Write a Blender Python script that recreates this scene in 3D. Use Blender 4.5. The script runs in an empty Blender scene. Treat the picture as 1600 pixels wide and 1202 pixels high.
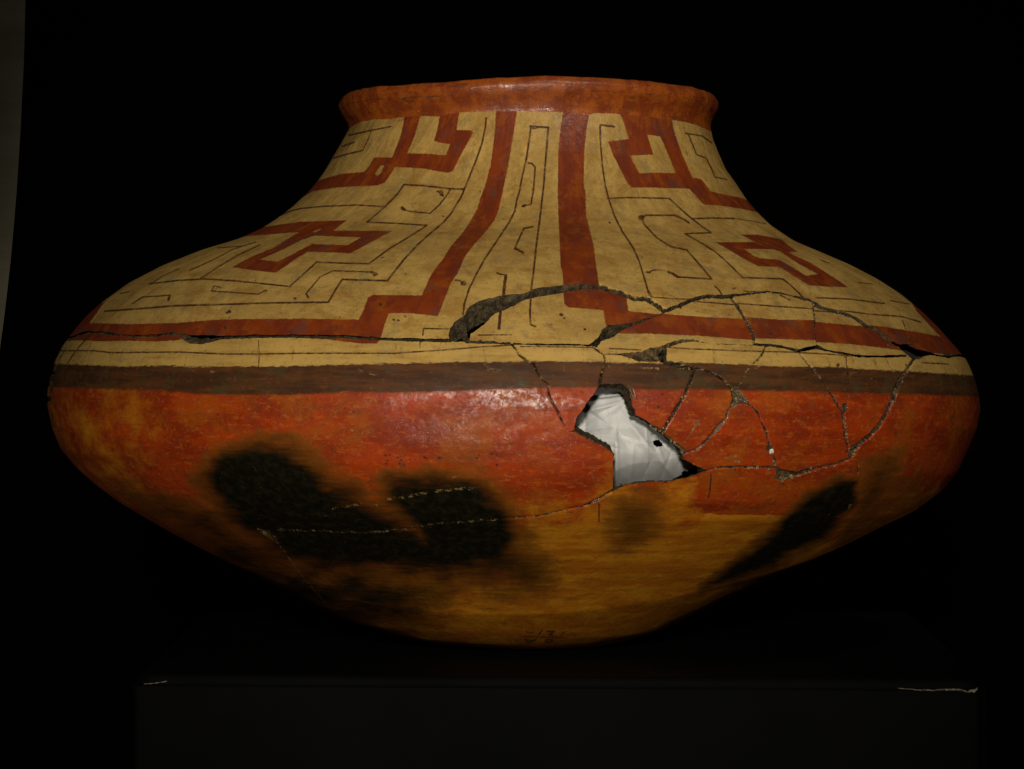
import bpy, math, random
import numpy as np
from mathutils import Vector, Matrix
random.seed(3)
RNG = np.random.RandomState(7)

# ------------------------------------------------------------------ camera, world, lamps
S = 0.0004            # metres per photo pixel at the depth of the pot's axis
D = 4200.0            # camera distance in those pixels
VH = 612.0            # eye level (photo row)
CX = 800.0
VBASE = 1004.0        # row (at the axis) where the pot stands
ZT = 1.0              # height of the plinth top
def zz(v): return ZT + (VBASE - v) * S
scene = bpy.context.scene
cam_d = bpy.data.cameras.new('camera'); cam = bpy.data.objects.new('camera', cam_d)
scene.collection.objects.link(cam); scene.camera = cam
cam.location = (0, -D * S, zz(VH)); cam.rotation_euler = (math.pi / 2, 0, 0)
cam_d.sensor_width = 36.0; cam_d.lens = 36.0 * D / 1600.0
cam_d.shift_x = 0.0; cam_d.shift_y = (VH - 601.0) / 1600.0
cam_d.clip_start = 0.05; cam_d.clip_end = 30.0
w = bpy.data.worlds.new("World"); scene.world = w; w.use_nodes = True
w.node_tree.nodes['Background'].inputs[0].default_value = (0.9, 0.95, 1.0, 1)
w.node_tree.nodes['Background'].inputs[1].default_value = 0.003
scene.view_settings.view_transform = 'Standard'; scene.view_settings.look = 'None'
scene.view_settings.exposure = 0.0; scene.view_settings.gamma = 1.0

def lamp(name, az, el, dist, size, power, col, target=(0.0, 0.0, None), spread=None):
    ld = bpy.data.lights.new(name, 'AREA'); ld.shape = 'DISK'; ld.size = size
    ld.energy = power; ld.color = col
    if spread: ld.spread = math.radians(spread)
    o = bpy.data.objects.new(name, ld); scene.collection.objects.link(o)
    tz = zz(560) if target[2] is None else target[2]
    a, e = math.radians(az), math.radians(el)
    p = Vector((target[0] + dist * math.cos(e) * math.sin(a), target[1] - dist * math.cos(e) * math.cos(a), tz + dist * math.sin(e)))
    o.location = p
    o.rotation_euler = (Vector((target[0], target[1], tz)) - p).to_track_quat('-Z', 'Y').to_euler()
    return o
WARM = (1.0, 0.93, 0.80)
def spot(name, az, el, dist, radius, power, col, cone, target):
    ld = bpy.data.lights.new(name, 'SPOT'); ld.energy = power; ld.color = col
    ld.spot_size = math.radians(cone); ld.spot_blend = 1.0; ld.shadow_soft_size = radius
    o = bpy.data.objects.new(name, ld); scene.collection.objects.link(o)
    t = Vector(target); a, e = math.radians(az), math.radians(el)
    o.location = t + Vector((dist * math.cos(e) * math.sin(a), -dist * math.cos(e) * math.cos(a), dist * math.sin(e)))
    o.rotation_euler = (t - o.location).to_track_quat('-Z', 'Y').to_euler(); return o
spot('key_lamp', -2, 7, 2.1, 0.06, 92, WARM, 26.5, (0.012, 0, zz(520)))
spot('low_lamp', -4, -25, 2.0, 0.05, 15, WARM, 30, (0.01, 0, zz(640)))
spot('neck_lamp', 27, 44, 1.9, 0.04, 27, WARM, 26, (0.02, 0, zz(330)))

# ------------------------------------------------------------------ node helpers
class NT:
    def __init__(self, name):
        self.m = bpy.data.materials.new(name); self.m.use_nodes = True
        self.t = self.m.node_tree; self.t.nodes.clear()
        self.out = self.n('ShaderNodeOutputMaterial'); self.b = self.n('ShaderNodeBsdfPrincipled')
        self.t.links.new(self.b.outputs[0], self.out.inputs[0])
    def n(self, t, **kw):
        x = self.t.nodes.new(t)
        for k, v in kw.items(): setattr(x, k, v)
        return x
    def put(self, sock, v):
        if isinstance(v, bpy.types.NodeSocket): self.t.links.new(v, sock)
        elif isinstance(v, (tuple, list)) and len(v) == 3 and sock.type == 'RGBA': sock.default_value = (*v, 1)
        else: sock.default_value = v
    def math(self, op, a, b=0.0, c=None, clamp=False):
        x = self.n('ShaderNodeMath', operation=op, use_clamp=clamp)
        self.put(x.inputs[0], a); self.put(x.inputs[1], b)
        if c is not None: self.put(x.inputs[2], c)
        return x.outputs[0]
    def mix(self, f, a, b):
        x = self.n('ShaderNodeMix', data_type='RGBA', clamp_factor=True)
        self.put(x.inputs[0], f); self.put(x.inputs[6], a); self.put(x.inputs[7], b)
        return x.outputs[2]
    def ramp(self, v, lo, hi, a=0.0, b=1.0):
        x = self.n('ShaderNodeMapRange', interpolation_type='SMOOTHSTEP'); x.clamp = True
        self.put(x.inputs[0], v)
        for i, q in ((1, lo), (2, hi), (3, a), (4, b)): self.put(x.inputs[i], q)
        return x.outputs[0]
    def scalevec(self, v, s):
        x = self.n('ShaderNodeMapping'); self.put(x.inputs[0], v); x.inputs[3].default_value = s
        return x.outputs[0]
    def noise(self, v, scale, detail=3.0, rough=0.55, dist=0.0):
        x = self.n('ShaderNodeTexNoise'); self.put(x.inputs['Vector'], v)
        x.inputs['Scale'].default_value = scale; x.inputs['Detail'].default_value = detail
        x.inputs['Roughness'].default_value = rough; x.inputs['Distortion'].default_value = dist
        return x.outputs[0]
    def vor(self, v, scale):
        x = self.n('ShaderNodeTexVoronoi'); self.put(x.inputs['Vector'], v); x.inputs['Scale'].default_value = scale
        return x.outputs[0]
    def attr(self, name):
        x = self.n('ShaderNodeAttribute', attribute_name=name)
        s = self.n('ShaderNodeSeparateXYZ'); self.t.links.new(x.outputs['Vector'], s.inputs[0])
        return x.outputs['Vector'], s.outputs[0], s.outputs[1], s.outputs[2]
    def bump(self, h, strength, dist, normal=None):
        x = self.n('ShaderNodeBump'); x.inputs['Strength'].default_value = strength; x.inputs['Distance'].default_value = dist
        self.put(x.inputs['Height'], h)
        if normal is not None: self.put(x.inputs['Normal'], normal)
        return x.outputs[0]

def painted_clay():
    k = NT('painted_clay')
    # 'surf' = (arc, height, 0) on the clay in units of 100 px
    sv, su, sw, _ = k.attr('surf')
    _, red, band, body = k.attr('paint')      # signed distances, photo pixels
    _, line, crack, pit = k.attr('marks')
    _, cloud, ochre, faint = k.attr('fire')
    _, scratch, _u2, _u3 = k.attr('extra')
    obj = k.n('ShaderNodeTexCoord').outputs['Object']
    streak = k.scalevec(sv, (0.35, 3.0, 1.0))
    streak2 = k.scalevec(sv, (1.2, 9.0, 1.0))
    wob = k.math('SUBTRACT', k.noise(sv, 14.0, 3.0), 0.5)
    wobs = k.math('MULTIPLY', wob, 3.2)
    # --- cream slip
    n1 = k.noise(sv, 1.3, 5.0, 0.65); n2 = k.noise(streak, 3.0, 6.0, 0.72); n3 = k.noise(sv, 26.0, 4.0, 0.8)
    n4 = k.noise(streak2, 5.0, 5.0, 0.78); n5 = k.noise(k.scalevec(sv, (0.8, 4.5, 1.0)), 9.0, 5.0, 0.8)
    cream = k.mix(k.ramp(n1, 0.42, 0.60), (0.43, 0.258, 0.066), (0.54, 0.336, 0.088))
    cream = k.mix(k.ramp(k.noise(k.scalevec(sv, (0.7, 1.5, 1.0)), 2.2, 6.0, 0.75), 0.47, 0.64, 0, 0.65), cream, (0.33, 0.165, 0.030))
    cream = k.mix(k.ramp(k.noise(sv, 2.1, 5.0, 0.7), 0.53, 0.66, 0, 0.55), cream, (0.24, 0.185, 0.085))
    cream = k.mix(k.ramp(k.noise(sv, 1.1, 7.0, 0.78, 0.6), 0.51, 0.64, 0, 0.60), cream, (0.30, 0.145, 0.026))
    cream = k.mix(k.ramp(k.noise(sv, 4.5, 6.0, 0.8, 0.4), 0.55, 0.66, 0, 0.55), cream, (0.21, 0.125, 0.050))
    cream = k.mix(k.ramp(n5, 0.56, 0.68, 0, 0.38), cream, (0.20, 0.105, 0.030))
    cream = k.mix(k.ramp(k.noise(k.scalevec(sv, (0.6, 2.2, 1.0)), 5.0, 6.0, 0.8), 0.54, 0.66, 0, 0.40), cream, (0.60, 0.42, 0.13))
    cream = k.mix(k.ramp(k.noise(sv, 11.0, 5.0, 0.8), 0.57, 0.68, 0, 0.55), cream, (0.20, 0.120, 0.045))
    cream = k.mix(k.ramp(n3, 0.57, 0.68, 0, 0.60), cream, (0.16, 0.090, 0.035))
    cream = k.mix(k.ramp(k.noise(sv, 40.0, 3.0, 0.7), 0.42, 0.30, 0, 0.5), cream, (0.58, 0.40, 0.14))
    cream = k.mix(k.math('MULTIPLY', k.ramp(k.noise(sv, 12.0, 4.0, 0.75, 1.0), 0.60, 0.67), k.ramp(k.noise(sv, 1.4, 3.0), 0.44, 0.58, 0.15, 0.85)), cream, (0.085, 0.055, 0.030))
    lowc = k.math('MULTIPLY', k.ramp(band, -45.0, -30.0), k.ramp(n2, 0.62, 0.45, 0.0, 0.6))
    cream = k.mix(lowc, cream, (0.56, 0.350, 0.090))
    cream = k.mix(k.math('MULTIPLY', k.ramp(band, -45.0, -30.0), k.ramp(k.noise(k.scalevec(sv, (3.0, 1.0, 1.0)), 2.6, 5.0, 0.75), 0.56, 0.68, 0.0, 0.75)), cream, (0.20, 0.095, 0.022))
    # --- red paint on the cream
    r1 = k.noise(k.scalevec(sv, (1.4, 0.7, 1.0)), 1.6, 5.0, 0.65)
    redc = k.mix(k.ramp(r1, 0.44, 0.60), (0.165, 0.027, 0.008), (0.235, 0.038, 0.006))
    redc = k.mix(k.ramp(k.noise(sv, 2.2, 6.0, 0.7), 0.50, 0.62, 0, 0.65), redc, (0.30, 0.070, 0.006))
    redc = k.mix(k.ramp(k.noise(sv, 9.0, 5.0, 0.8), 0.56, 0.66, 0, 0.5), redc, (0.085, 0.028, 0.014))
    redc = k.mix(k.ramp(k.noise(sv, 1.7, 5.0, 0.7), 0.53, 0.66, 0, 0.75), redc, (0.125, 0.045, 0.032))
    redc = k.mix(k.ramp(n3, 0.56, 0.70, 0, 0.7), redc, (0.065, 0.024, 0.012))
    redc = k.mix(k.ramp(n5, 0.60, 0.72, 0, 0.5), redc, (0.30, 0.13, 0.04))
    # rim: more orange, dark smears, pale rubs
    rimm = k.ramp(faint, 0.4, 0.6)
    rimc = k.mix(k.ramp(k.noise(k.scalevec(sv, (0.6, 1.4, 1.0)), 1.7, 5.0, 0.7), 0.42, 0.60), (0.21, 0.036, 0.006), (0.35, 0.078, 0.007))
    rimc = k.mix(k.ramp(k.noise(streak, 2.6, 6.0, 0.75), 0.54, 0.68, 0, 0.75), rimc, (0.060, 0.022, 0.010))
    rimc = k.mix(k.ramp(k.noise(k.scalevec(sv, (0.8, 6.0, 1.0)), 3.7, 5.0, 0.8), 0.58, 0.70, 0, 0.7), rimc, (0.50, 0.22, 0.06))
    rimc = k.mix(k.ramp(n3, 0.56, 0.72, 0, 0.7), rimc, (0.06, 0.025, 0.012))
    redc = k.mix(rimm, redc, rimc)
    # --- lower body: red slip, ochre ground
    b1 = k.noise(k.scalevec(sv, (0.5, 1.8, 1.0)), 1.3, 5.0, 0.66); b2 = k.noise(sv, 6.0, 7.0, 0.78)
    bodyc = k.mix(k.ramp(b1, 0.42, 0.60), (0.27, 0.025, 0.002), (0.41, 0.043, 0.002))
    bodyc = k.mix(k.ramp(k.noise(sv, 0.9, 5.0, 0.65), 0.48, 0.64, 0, 0.65), bodyc, (0.37, 0.086, 0.003))
    bodyc = k.mix(k.ramp(b2, 0.52, 0.66, 0, 0.65), bodyc, (0.17, 0.030, 0.006))
    bodyc = k.mix(k.ramp(k.noise(k.scalevec(sv, (0.7, 1.6, 1.0)), 7.0, 6.0, 0.8), 0.52, 0.62, 0, 0.65), bodyc, (0.50, 0.115, 0.012))
    bodyc = k.mix(k.ramp(k.noise(sv, 2.4, 6.0, 0.8), 0.55, 0.68, 0, 0.6), bodyc, (0.12, 0.040, 0.014))
    bodyc = k.mix(k.ramp(k.noise(sv, 15.0, 5.0, 0.8, 0.5), 0.57, 0.68, 0, 0.65), bodyc, (0.48, 0.17, 0.055))
    bodyc = k.mix(k.ramp(n3, 0.58, 0.70, 0, 0.8), bodyc, (0.055, 0.022, 0.015))
    och = k.mix(k.ramp(b1, 0.42, 0.60), (0.50, 0.150, 0.005), (0.66, 0.255, 0.010))
    och = k.mix(k.ramp(b2, 0.52, 0.68, 0, 0.6), och, (0.24, 0.090, 0.012))
    och = k.mix(k.ramp(k.noise(streak, 2.2, 6.0, 0.75), 0.52, 0.68, 0, 0.65), och, (0.17, 0.060, 0.010))
    och = k.mix(k.ramp(n3, 0.58, 0.72, 0, 0.6), och, (0.09, 0.04, 0.015))
    ow = k.math('ADD', ochre, k.math('MULTIPLY', k.math('SUBTRACT', k.noise(sv, 1.8, 6.0, 0.7), 0.5), 1.1))
    ow = k.math('ADD', ow, k.math('MULTIPLY', k.math('SUBTRACT', ochre, 0.5), 0.8))
    bodyc = k.mix(k.ramp(ow, 0.30, 0.70), bodyc, och)
    # --- brown band
    brc = k.mix(k.ramp(k.noise(streak, 2.2, 6.0, 0.72), 0.42, 0.60), (0.060, 0.024, 0.010), (0.110, 0.040, 0.012))
    brc = k.mix(k.ramp(k.noise(sv, 1.6, 5.0, 0.7), 0.50, 0.64, 0, 0.85), brc, (0.070, 0.048, 0.020))
    brc = k.mix(k.ramp(b2, 0.54, 0.68, 0, 0.7), brc, (0.16, 0.050, 0.012))
    brc = k.mix(k.ramp(n3, 0.55, 0.70, 0, 0.7), brc, (0.030, 0.016, 0.010))
    brc = k.mix(k.ramp(k.noise(sv, 13.0, 5.0, 0.8), 0.61, 0.70, 0, 0.8), brc, (0.26, 0.13, 0.04))
    col = k.mix(k.ramp(k.math('ADD', red, wobs), -0.8, 0.8), cream, redc)
    # painted fine line
    lw = k.math('ADD', line, k.math('MULTIPLY', k.math('SUBTRACT', k.noise(sv, 16.0, 4.0, 0.7), 0.5), 2.4))
    lf = k.math('MULTIPLY', k.ramp(lw, 0.95, -0.45), k.ramp(k.noise(sv, 5.0, 5.0, 0.75), 0.36, 0.54, 0.6, 1.0))
    col = k.mix(lf, col, (0.066, 0.025, 0.010))
    col = k.mix(k.ramp(k.math('ADD', band, k.math('MULTIPLY', k.math('SUBTRACT', n5, 0.5), 14.0)), -0.9, 0.9), col, brc)
    col = k.mix(k.ramp(k.math('ADD', body, k.math('MULTIPLY', k.math('SUBTRACT', n4, 0.5), 14.0)), -2.5, 2.5), col, bodyc)
    # fire clouds
    cw = k.math('ADD', cloud, k.math('MULTIPLY', k.math('SUBTRACT', k.noise(streak2, 1.0, 7.0, 0.8), 0.5), 0.85))
    cw = k.math('ADD', cw, k.math('MULTIPLY', k.math('SUBTRACT', b2, 0.5), 0.5))
    col = k.mix(k.ramp(cw, 0.02, 0.40, 0, 0.75), col, (0.20, 0.070, 0.007))
    col = k.mix(k.ramp(cw, 0.14, 0.98), col, k.mix(k.ramp(b2, 0.44, 0.66), (0.0065, 0.0062, 0.0030), (0.022, 0.016, 0.006)))
    lf2 = k.math('MULTIPLY', k.ramp(lw, 0.75, -0.55), k.ramp(body, 0.0, 2.0))
    col = k.mix(k.math('MULTIPLY', lf2, 0.85), col, (0.028, 0.018, 0.014))
    # scratches and chips that show pale clay
    chip = k.math('MULTIPLY', k.ramp(k.noise(k.scalevec(sv, (1.0, 5.0, 1.0)), 5.0, 4.0, 0.8), 0.64, 0.69), k.ramp(k.noise(sv, 1.7, 3.0), 0.46, 0.58))
    col = k.mix(k.math('MULTIPLY', chip, 0.6), col, (0.33, 0.20, 0.09))
    sc = k.math('MULTIPLY', k.ramp(scratch, 1.2, -0.3), k.ramp(k.noise(sv, 14.0, 4.0, 0.8), 0.50, 0.60))
    col = k.mix(k.math('MULTIPLY', sc, 0.85), col, (0.34, 0.20, 0.07))
    # --- cracks: dark core, crumbs of tan clay along both lips
    ckn = k.noise(sv, 13.0, 5.0, 0.78)
    ck = k.math('ADD', crack, k.math('MULTIPLY', k.math('SUBTRACT', ckn, 0.5), 6.0))
    crumbs = k.noise(sv, 9.0, 5.0, 0.75)
    tan = k.mix(k.ramp(k.noise(sv, 20.0, 4.0, 0.8), 0.44, 0.58), (0.060, 0.040, 0.018), (0.44, 0.29, 0.115))
    col = k.mix(k.math('MULTIPLY', k.ramp(ck, 1.9, 0.5), k.ramp(crumbs, 0.50, 0.58, 0.0, 0.95)), col, tan)
    col = k.mix(k.math('MULTIPLY', k.ramp(ck, 0.7, -0.4), k.ramp(crumbs, 0.60, 0.50, 0.15, 1.0)), col, (0.016, 0.011, 0.007))
    # fracture faces in shallow losses
    frac = k.mix(k.ramp(k.noise(sv, 12.0, 6.0, 0.8), 0.42, 0.60), (0.034, 0.023, 0.012), (0.17, 0.105, 0.042))
    pw = k.math('ADD', pit, k.math('MULTIPLY', k.math('SUBTRACT', k.noise(sv, 16.0, 4.0, 0.7), 0.5), 4.0))
    col = k.mix(k.ramp(pw, -0.3, 0.6), col, frac)
    k.put(k.b.inputs['Base Color'], col)
    # --- gloss: burnished slip is glossier than the brown band and the cream
    rgh = k.ramp(b2, 0.36, 0.62, 0.40, 0.66)
    matte = k.ramp(crack, 2.0, -0.5, 0, 0.3)
    k.put(k.b.inputs['Roughness'], k.math('ADD', rgh, matte, clamp=True))
    gl = k.math('MULTIPLY', k.ramp(k.math('ADD', body, k.math('MULTIPLY', rimm, 60.0)), -2, 2, 0.16, 0.26), k.ramp(cw, 0.1, 0.6, 1.0, 0.22))
    k.put(k.b.inputs['Specular IOR Level'], gl)
    # a worn polish that survives in patches
    pol = k.math('MULTIPLY', k.ramp(k.noise(k.scalevec(sv, (0.7, 1.2, 1.0)), 1.5, 6.0, 0.75), 0.44, 0.58, 0.10, 1.0), k.ramp(k.noise(sv, 13.0, 7.0, 0.9), 0.47, 0.54, 0.0, 1.0))
    pol = k.math('MULTIPLY', pol, k.ramp(cw, 0.1, 0.6, 1.0, 0.08))
    pol = k.math('MULTIPLY', pol, k.math('MAXIMUM', k.ramp(body, -2, 4, 0.07, 1.0), rimm))
    pol = k.math('MAXIMUM', pol, k.math('MULTIPLY', k.ramp(sw, 1.55, 0.75, 0.0, 0.30), k.ramp(k.noise(k.scalevec(sv, (0.7, 3.0, 1.0)), 6.0, 6.0, 0.85), 0.44, 0.56)))
    k.put(k.b.inputs['Coat Weight'], pol)
    k.b.inputs['Coat Roughness'].default_value = 0.23; k.b.inputs['Coat IOR'].default_value = 1.9
    fine = k.noise(sv, 26.0, 6.0, 0.85)
    h = k.math('ADD', k.math('MULTIPLY', fine, 0.9), k.math('MULTIPLY', n5, 0.8))
    bp = k.bump(h, 0.60, 0.00022)
    bp = k.bump(k.noise(sv, 4.0, 4.0, 0.6), 0.45, 0.0009, bp)
    k.put(k.b.inputs['Normal'], bp)
    k.put(k.b.inputs['Coat Normal'], bp)
    return k.m

def simple(name, c1, c2, scale, rough=0.8, bump=0.0, bdist=0.001, spec=0.3, stretch=(1, 1, 1), detail=5.0):
    k = NT(name); o = k.scalevec(k.n('ShaderNodeTexCoord').outputs['Object'], stretch)
    n = k.noise(o, scale, detail, 0.65)
    k.put(k.b.inputs['Base Color'], k.mix(k.ramp(n, 0.35, 0.66), c1, c2))
    k.b.inputs['Roughness'].default_value = rough; k.b.inputs['Specular IOR Level'].default_value = spec
    if bump: k.put(k.b.inputs['Normal'], k.bump(n, bump, bdist))
    return k.m
M_clay = painted_clay()
M_frac = simple('fractured_clay', (0.036, 0.026, 0.014), (0.135, 0.098, 0.052), 330.0, 0.95, 1.0, 0.0022, 0.15, detail=8.0)
M_inner = simple('inner_clay', (0.05, 0.038, 0.026), (0.09, 0.066, 0.042), 30.0, 0.9, 0.3, 0.001)
M_paper = simple('tissue_paper', (0.70, 0.70, 0.68), (0.78, 0.78, 0.76), 40.0, 0.6, 0.1, 0.0004)
M_board = simple('black_board', (0.0011, 0.0012, 0.0013), (0.0021, 0.0021, 0.0021), 9.0, 0.75, 0.15, 0.0004, 0.06)
M_core = simple('bare_board_core', (0.04, 0.035, 0.022), (0.26, 0.235, 0.15), 420.0, 0.9, 0.4, 0.0004)
M_cloth = simple('black_cloth', (0.0012, 0.0012, 0.0012), (0.0022, 0.0022, 0.0020), 4.0, 0.95, 0.0, 0.001, 0.02)
M_wall = simple('olive_plaster', (0.56, 0.50, 0.33), (0.72, 0.66, 0.45), 5.0, 0.9, 0.2, 0.001, 0.2, (1, 1, 5.0))
M_floor = simple('dark_floor', (0.006, 0.006, 0.006), (0.009, 0.009, 0.009), 3.0, 0.8, 0, 0, 0.1)

# ------------------------------------------------------------------ traced drawing (photo pixels)
SIL_L = [(534,156.5),(530,160),(528,166),(530,173),(536,184),(543,195),(546,203),(530,232),(514,260),(500,282),(481,304),(455,328),(429,347),(405,362),(367,379),(310,396),(250,420),(200,446),(160,474),(134,496),(112,522),(97,543),(85,567),(77,592),(73,617),(74,640),(82,675),(95,705),(120,734),(150,760),(185,785),(220,806),(260,829),(330,866),(400,904),(470,940),(530,967),(600,988),(660,999),(705,1004.5)]
SIL_R = [(1117,155.5),(1121,159),(1123.5,165),(1122,175),(1114,187),(1110,200),(1114,220),(1122,240),(1134,268),(1150,290),(1165,313),(1185,337),(1205,356),(1225,370),(1243,382),(1280,397),(1330,418),(1374,441),(1410,464),(1440,488),(1470,518),(1495,546),(1511,566),(1522,592),(1529,618),(1532,643),(1527,672),(1515,701),(1497,738),(1470,770),(1430,799),(1380,823),(1330,848),(1280,872),(1200,906),(1140,934),(1080,963),(1040,983),(1000,996),(965,1007)]
TILT = 0.011
RIM_LINE = [(400,225),(540,206),(546.5,201.7),(562.7,193),(586,188.7),(606,188.7),(632,184.8),(658,183.3),(686,184.4),(700,181),(718,178),(775,175.7),(809,175.7),(880,177.4),(920,181.8),(932,179),(969,180.5),(1010,184),(1049,189.8),(1071,193),(1090,198.4),(1110,207),(1250,235)]
BAND_TOP = [(0,570),(92,571),(146,573),(190,575),(244,574),(276,574),(293,576),(319,575),(360,575),(446,575),(475,574),(555,572),(641,570),(700,568.8),(808,567.5),(838,566.5),(886,567),(938,567),(998,567.6),(1036,568.7),(1075,569.7),(1160,572),(1218,575.5),(1290,575.7),(1355,577.9),(1420,582),(1463,585.4),(1497,587.6),(1600,592)]
BAND_BOT = [(0,606),(85,607.5),(147,610),(235,612),(310,618),(360,619.5),(460,619.5),(544,615),(641,616),(700,614),(750,612),(851,608.7),(931,607.6),(988,609.8),(1040,611),(1129,612),(1220,614),(1268,614.6),(1355,616.8),(1409,618),(1497,621),(1600,625)]
RED = [
 # left-centre stripe, its step and the long band to the left
 [(774.7,165),(774.7,176),(773.6,204),(769.3,240.6),(766,262),(757.4,294.7),(754.6,300),(746,328),(733,352),(720,369),(704.9,386.5),(689.7,410.3),(681,421),(672.4,434),(659,464),(582,463.3),(574.7,467.6),(567,489),(560.6,501.8),(478,500.5),(400,501),(341,501.7),(276,507),(211,508.8),(135.7,507),(90,505),(60,535),(95,535),(125,534),(157,536),(200.6,535),(244,536),(276,534),(290,531),(446.5,529),(511,533),(544,537),(565.5,539.5),(589,539.5),(594,532),(596,526.5),(600,512.4),(607.6,492),(641,492),(671.5,495),(684.3,497),(694,471),(704.9,445),(715.7,427.6),(726.5,403.8),(737.3,388.7),(756.8,367),(772,347.6),(778.8,331),(786,300),(794,262),(802.8,208),(808,176),(808,165)],
 # right-centre stripe, its step and the band to the right
 [(879.5,165),(879.5,177.4),(875,208),(872.3,240.6),(871.9,273),(871.4,300),(872.5,343),(874.7,386.5),(875.7,416.8),(879,429.8),(880.5,450),(882.2,473),(888.7,478.4),(943.9,482.8),(946,500),(948.7,508),(965,521),(1015.7,521.2),(1091.4,524.4),(1178,531),(1220,532.5),(1272,534.6),(1328,538),(1384.4,544.4),(1440,552),(1490,558),(1540,564),(1520,540),(1479.5,530),(1436.3,521.7),(1382.2,513),(1328,507.6),(1279,503),(1220,502),(1178,498.4),(1134.7,496.3),(1074,493),(1026.5,488.7),(983.3,484.4),(980,463.8),(975,458),(936.3,449),(932,421),(927.7,386.5),(923.3,369),(915.8,339),(914.7,300),(911.9,294.7),(913,240.6),(916,208),(920.3,182),(920.3,165)],
 [(1421,468),(1455,487),(1497,528),(1530,560),(1500,558),(1468,527),(1453,511),(1432,489)],
 [(165,472),(134,490),(105,520),(118,512),(140,507)],
 # upper left meander
 [(632,170),(632,184.8),(627.6,208),(621,227.6),(612.5,248.2),(584.4,248.2),(577.9,260),(569.2,270.9),(532.4,274),(504,282),(470,292),(460,318),(489.2,301),(523.8,295.7),(556.3,293.5),(588.7,292.4),(601.7,288),(617.3,263.3),(660,265.5),(690.3,270.9),(701,272.4),(707.6,269.8),(718.4,247),(733.6,221),(739,209.2),(735.7,206),(713,204.9),(716.3,186.5),(718.4,170),(687,170),(687,184.4),(683.8,201.7),(678.4,222.2),(686,225),(703.3,227.6),(696.8,244.9),(673,242.8),(636.3,241.7),(647,216.8),(656.8,184.4),(656.8,170)],
 # lower left motif
 [(362.7,420),(394,402.7),(426.5,389.8),(454.6,372.5),(467.6,365),(426.5,368),(394,370.7),(350,376),(380,360),(411.4,357),(437.3,353),(469.8,348.7),(542.2,346.5),(523.8,360.6),(519.5,362.7),(612.5,363.4),(547.6,398.4),(513,396.7),(480.6,395.8),(461,408),(430.8,428.7),(396.2,424.8)],
 # upper right meander
 [(969.2,165),(969.2,180.5),(975.7,197.3),(982.2,219.6),(949.8,223.3),(958.4,244.9),(971.4,270.9),(980,288.2),(986.5,295.3),(1025.5,295.7),(1077.4,297.3),(1086,307.6),(1099,321.7),(1126,323.5),(1160,329),(1200,337),(1190,322),(1156,311),(1122.8,304.2),(1109.8,301),(1103.3,291.4),(1096.8,282.8),(1081.7,279.5),(1073,260),(1062.2,234),(1053.6,208),(1049.3,189.8),(1049,165)],
 # lower right motif
 [(1117.4,380.6),(1180,380.6),(1157.4,368.7),(1184,369),(1221,376),(1232,386),(1247,396),(1233,396),(1242,401.6),(1263,411.4),(1285,424.4),(1306.5,438.4),(1326,451.4),(1291,450.3),(1263,448),(1243,435.7),(1221,421.7),(1214.7,419.5),(1184.4,418.4),(1156,403.3),(1134.7,390.3)],
]
RED_HOLES = [
 [(585.4,275),(590.8,276.3),(595,273),(600.6,261),(595,261),(589.8,267.6)],
 [(406,408),(433,411.4),(459,398.4),(487,383.7),(543.3,385.4),(563.9,373.5),(523.8,372),(491.4,370.7),(469.8,377.9),(448,389.8)],
 [(489,363.8),(502,359.5),(500,362),(491.4,365.5)],
 [(1011.4,212.5),(1032,215.7),(1042.8,240.6),(1055.7,273),(1025.5,272),(998.4,273),(984.4,245.3),(1003.8,244.9),(1021,243.8),(1015.7,227.6)],
 [(1162.8,391.4),(1208,392),(1220,396),(1246,413.5),(1278.4,430.8),(1259,433),(1241.6,422),(1220,409),(1210,407.6),(1186.6,405.9),(1178,402)],
]
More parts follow.
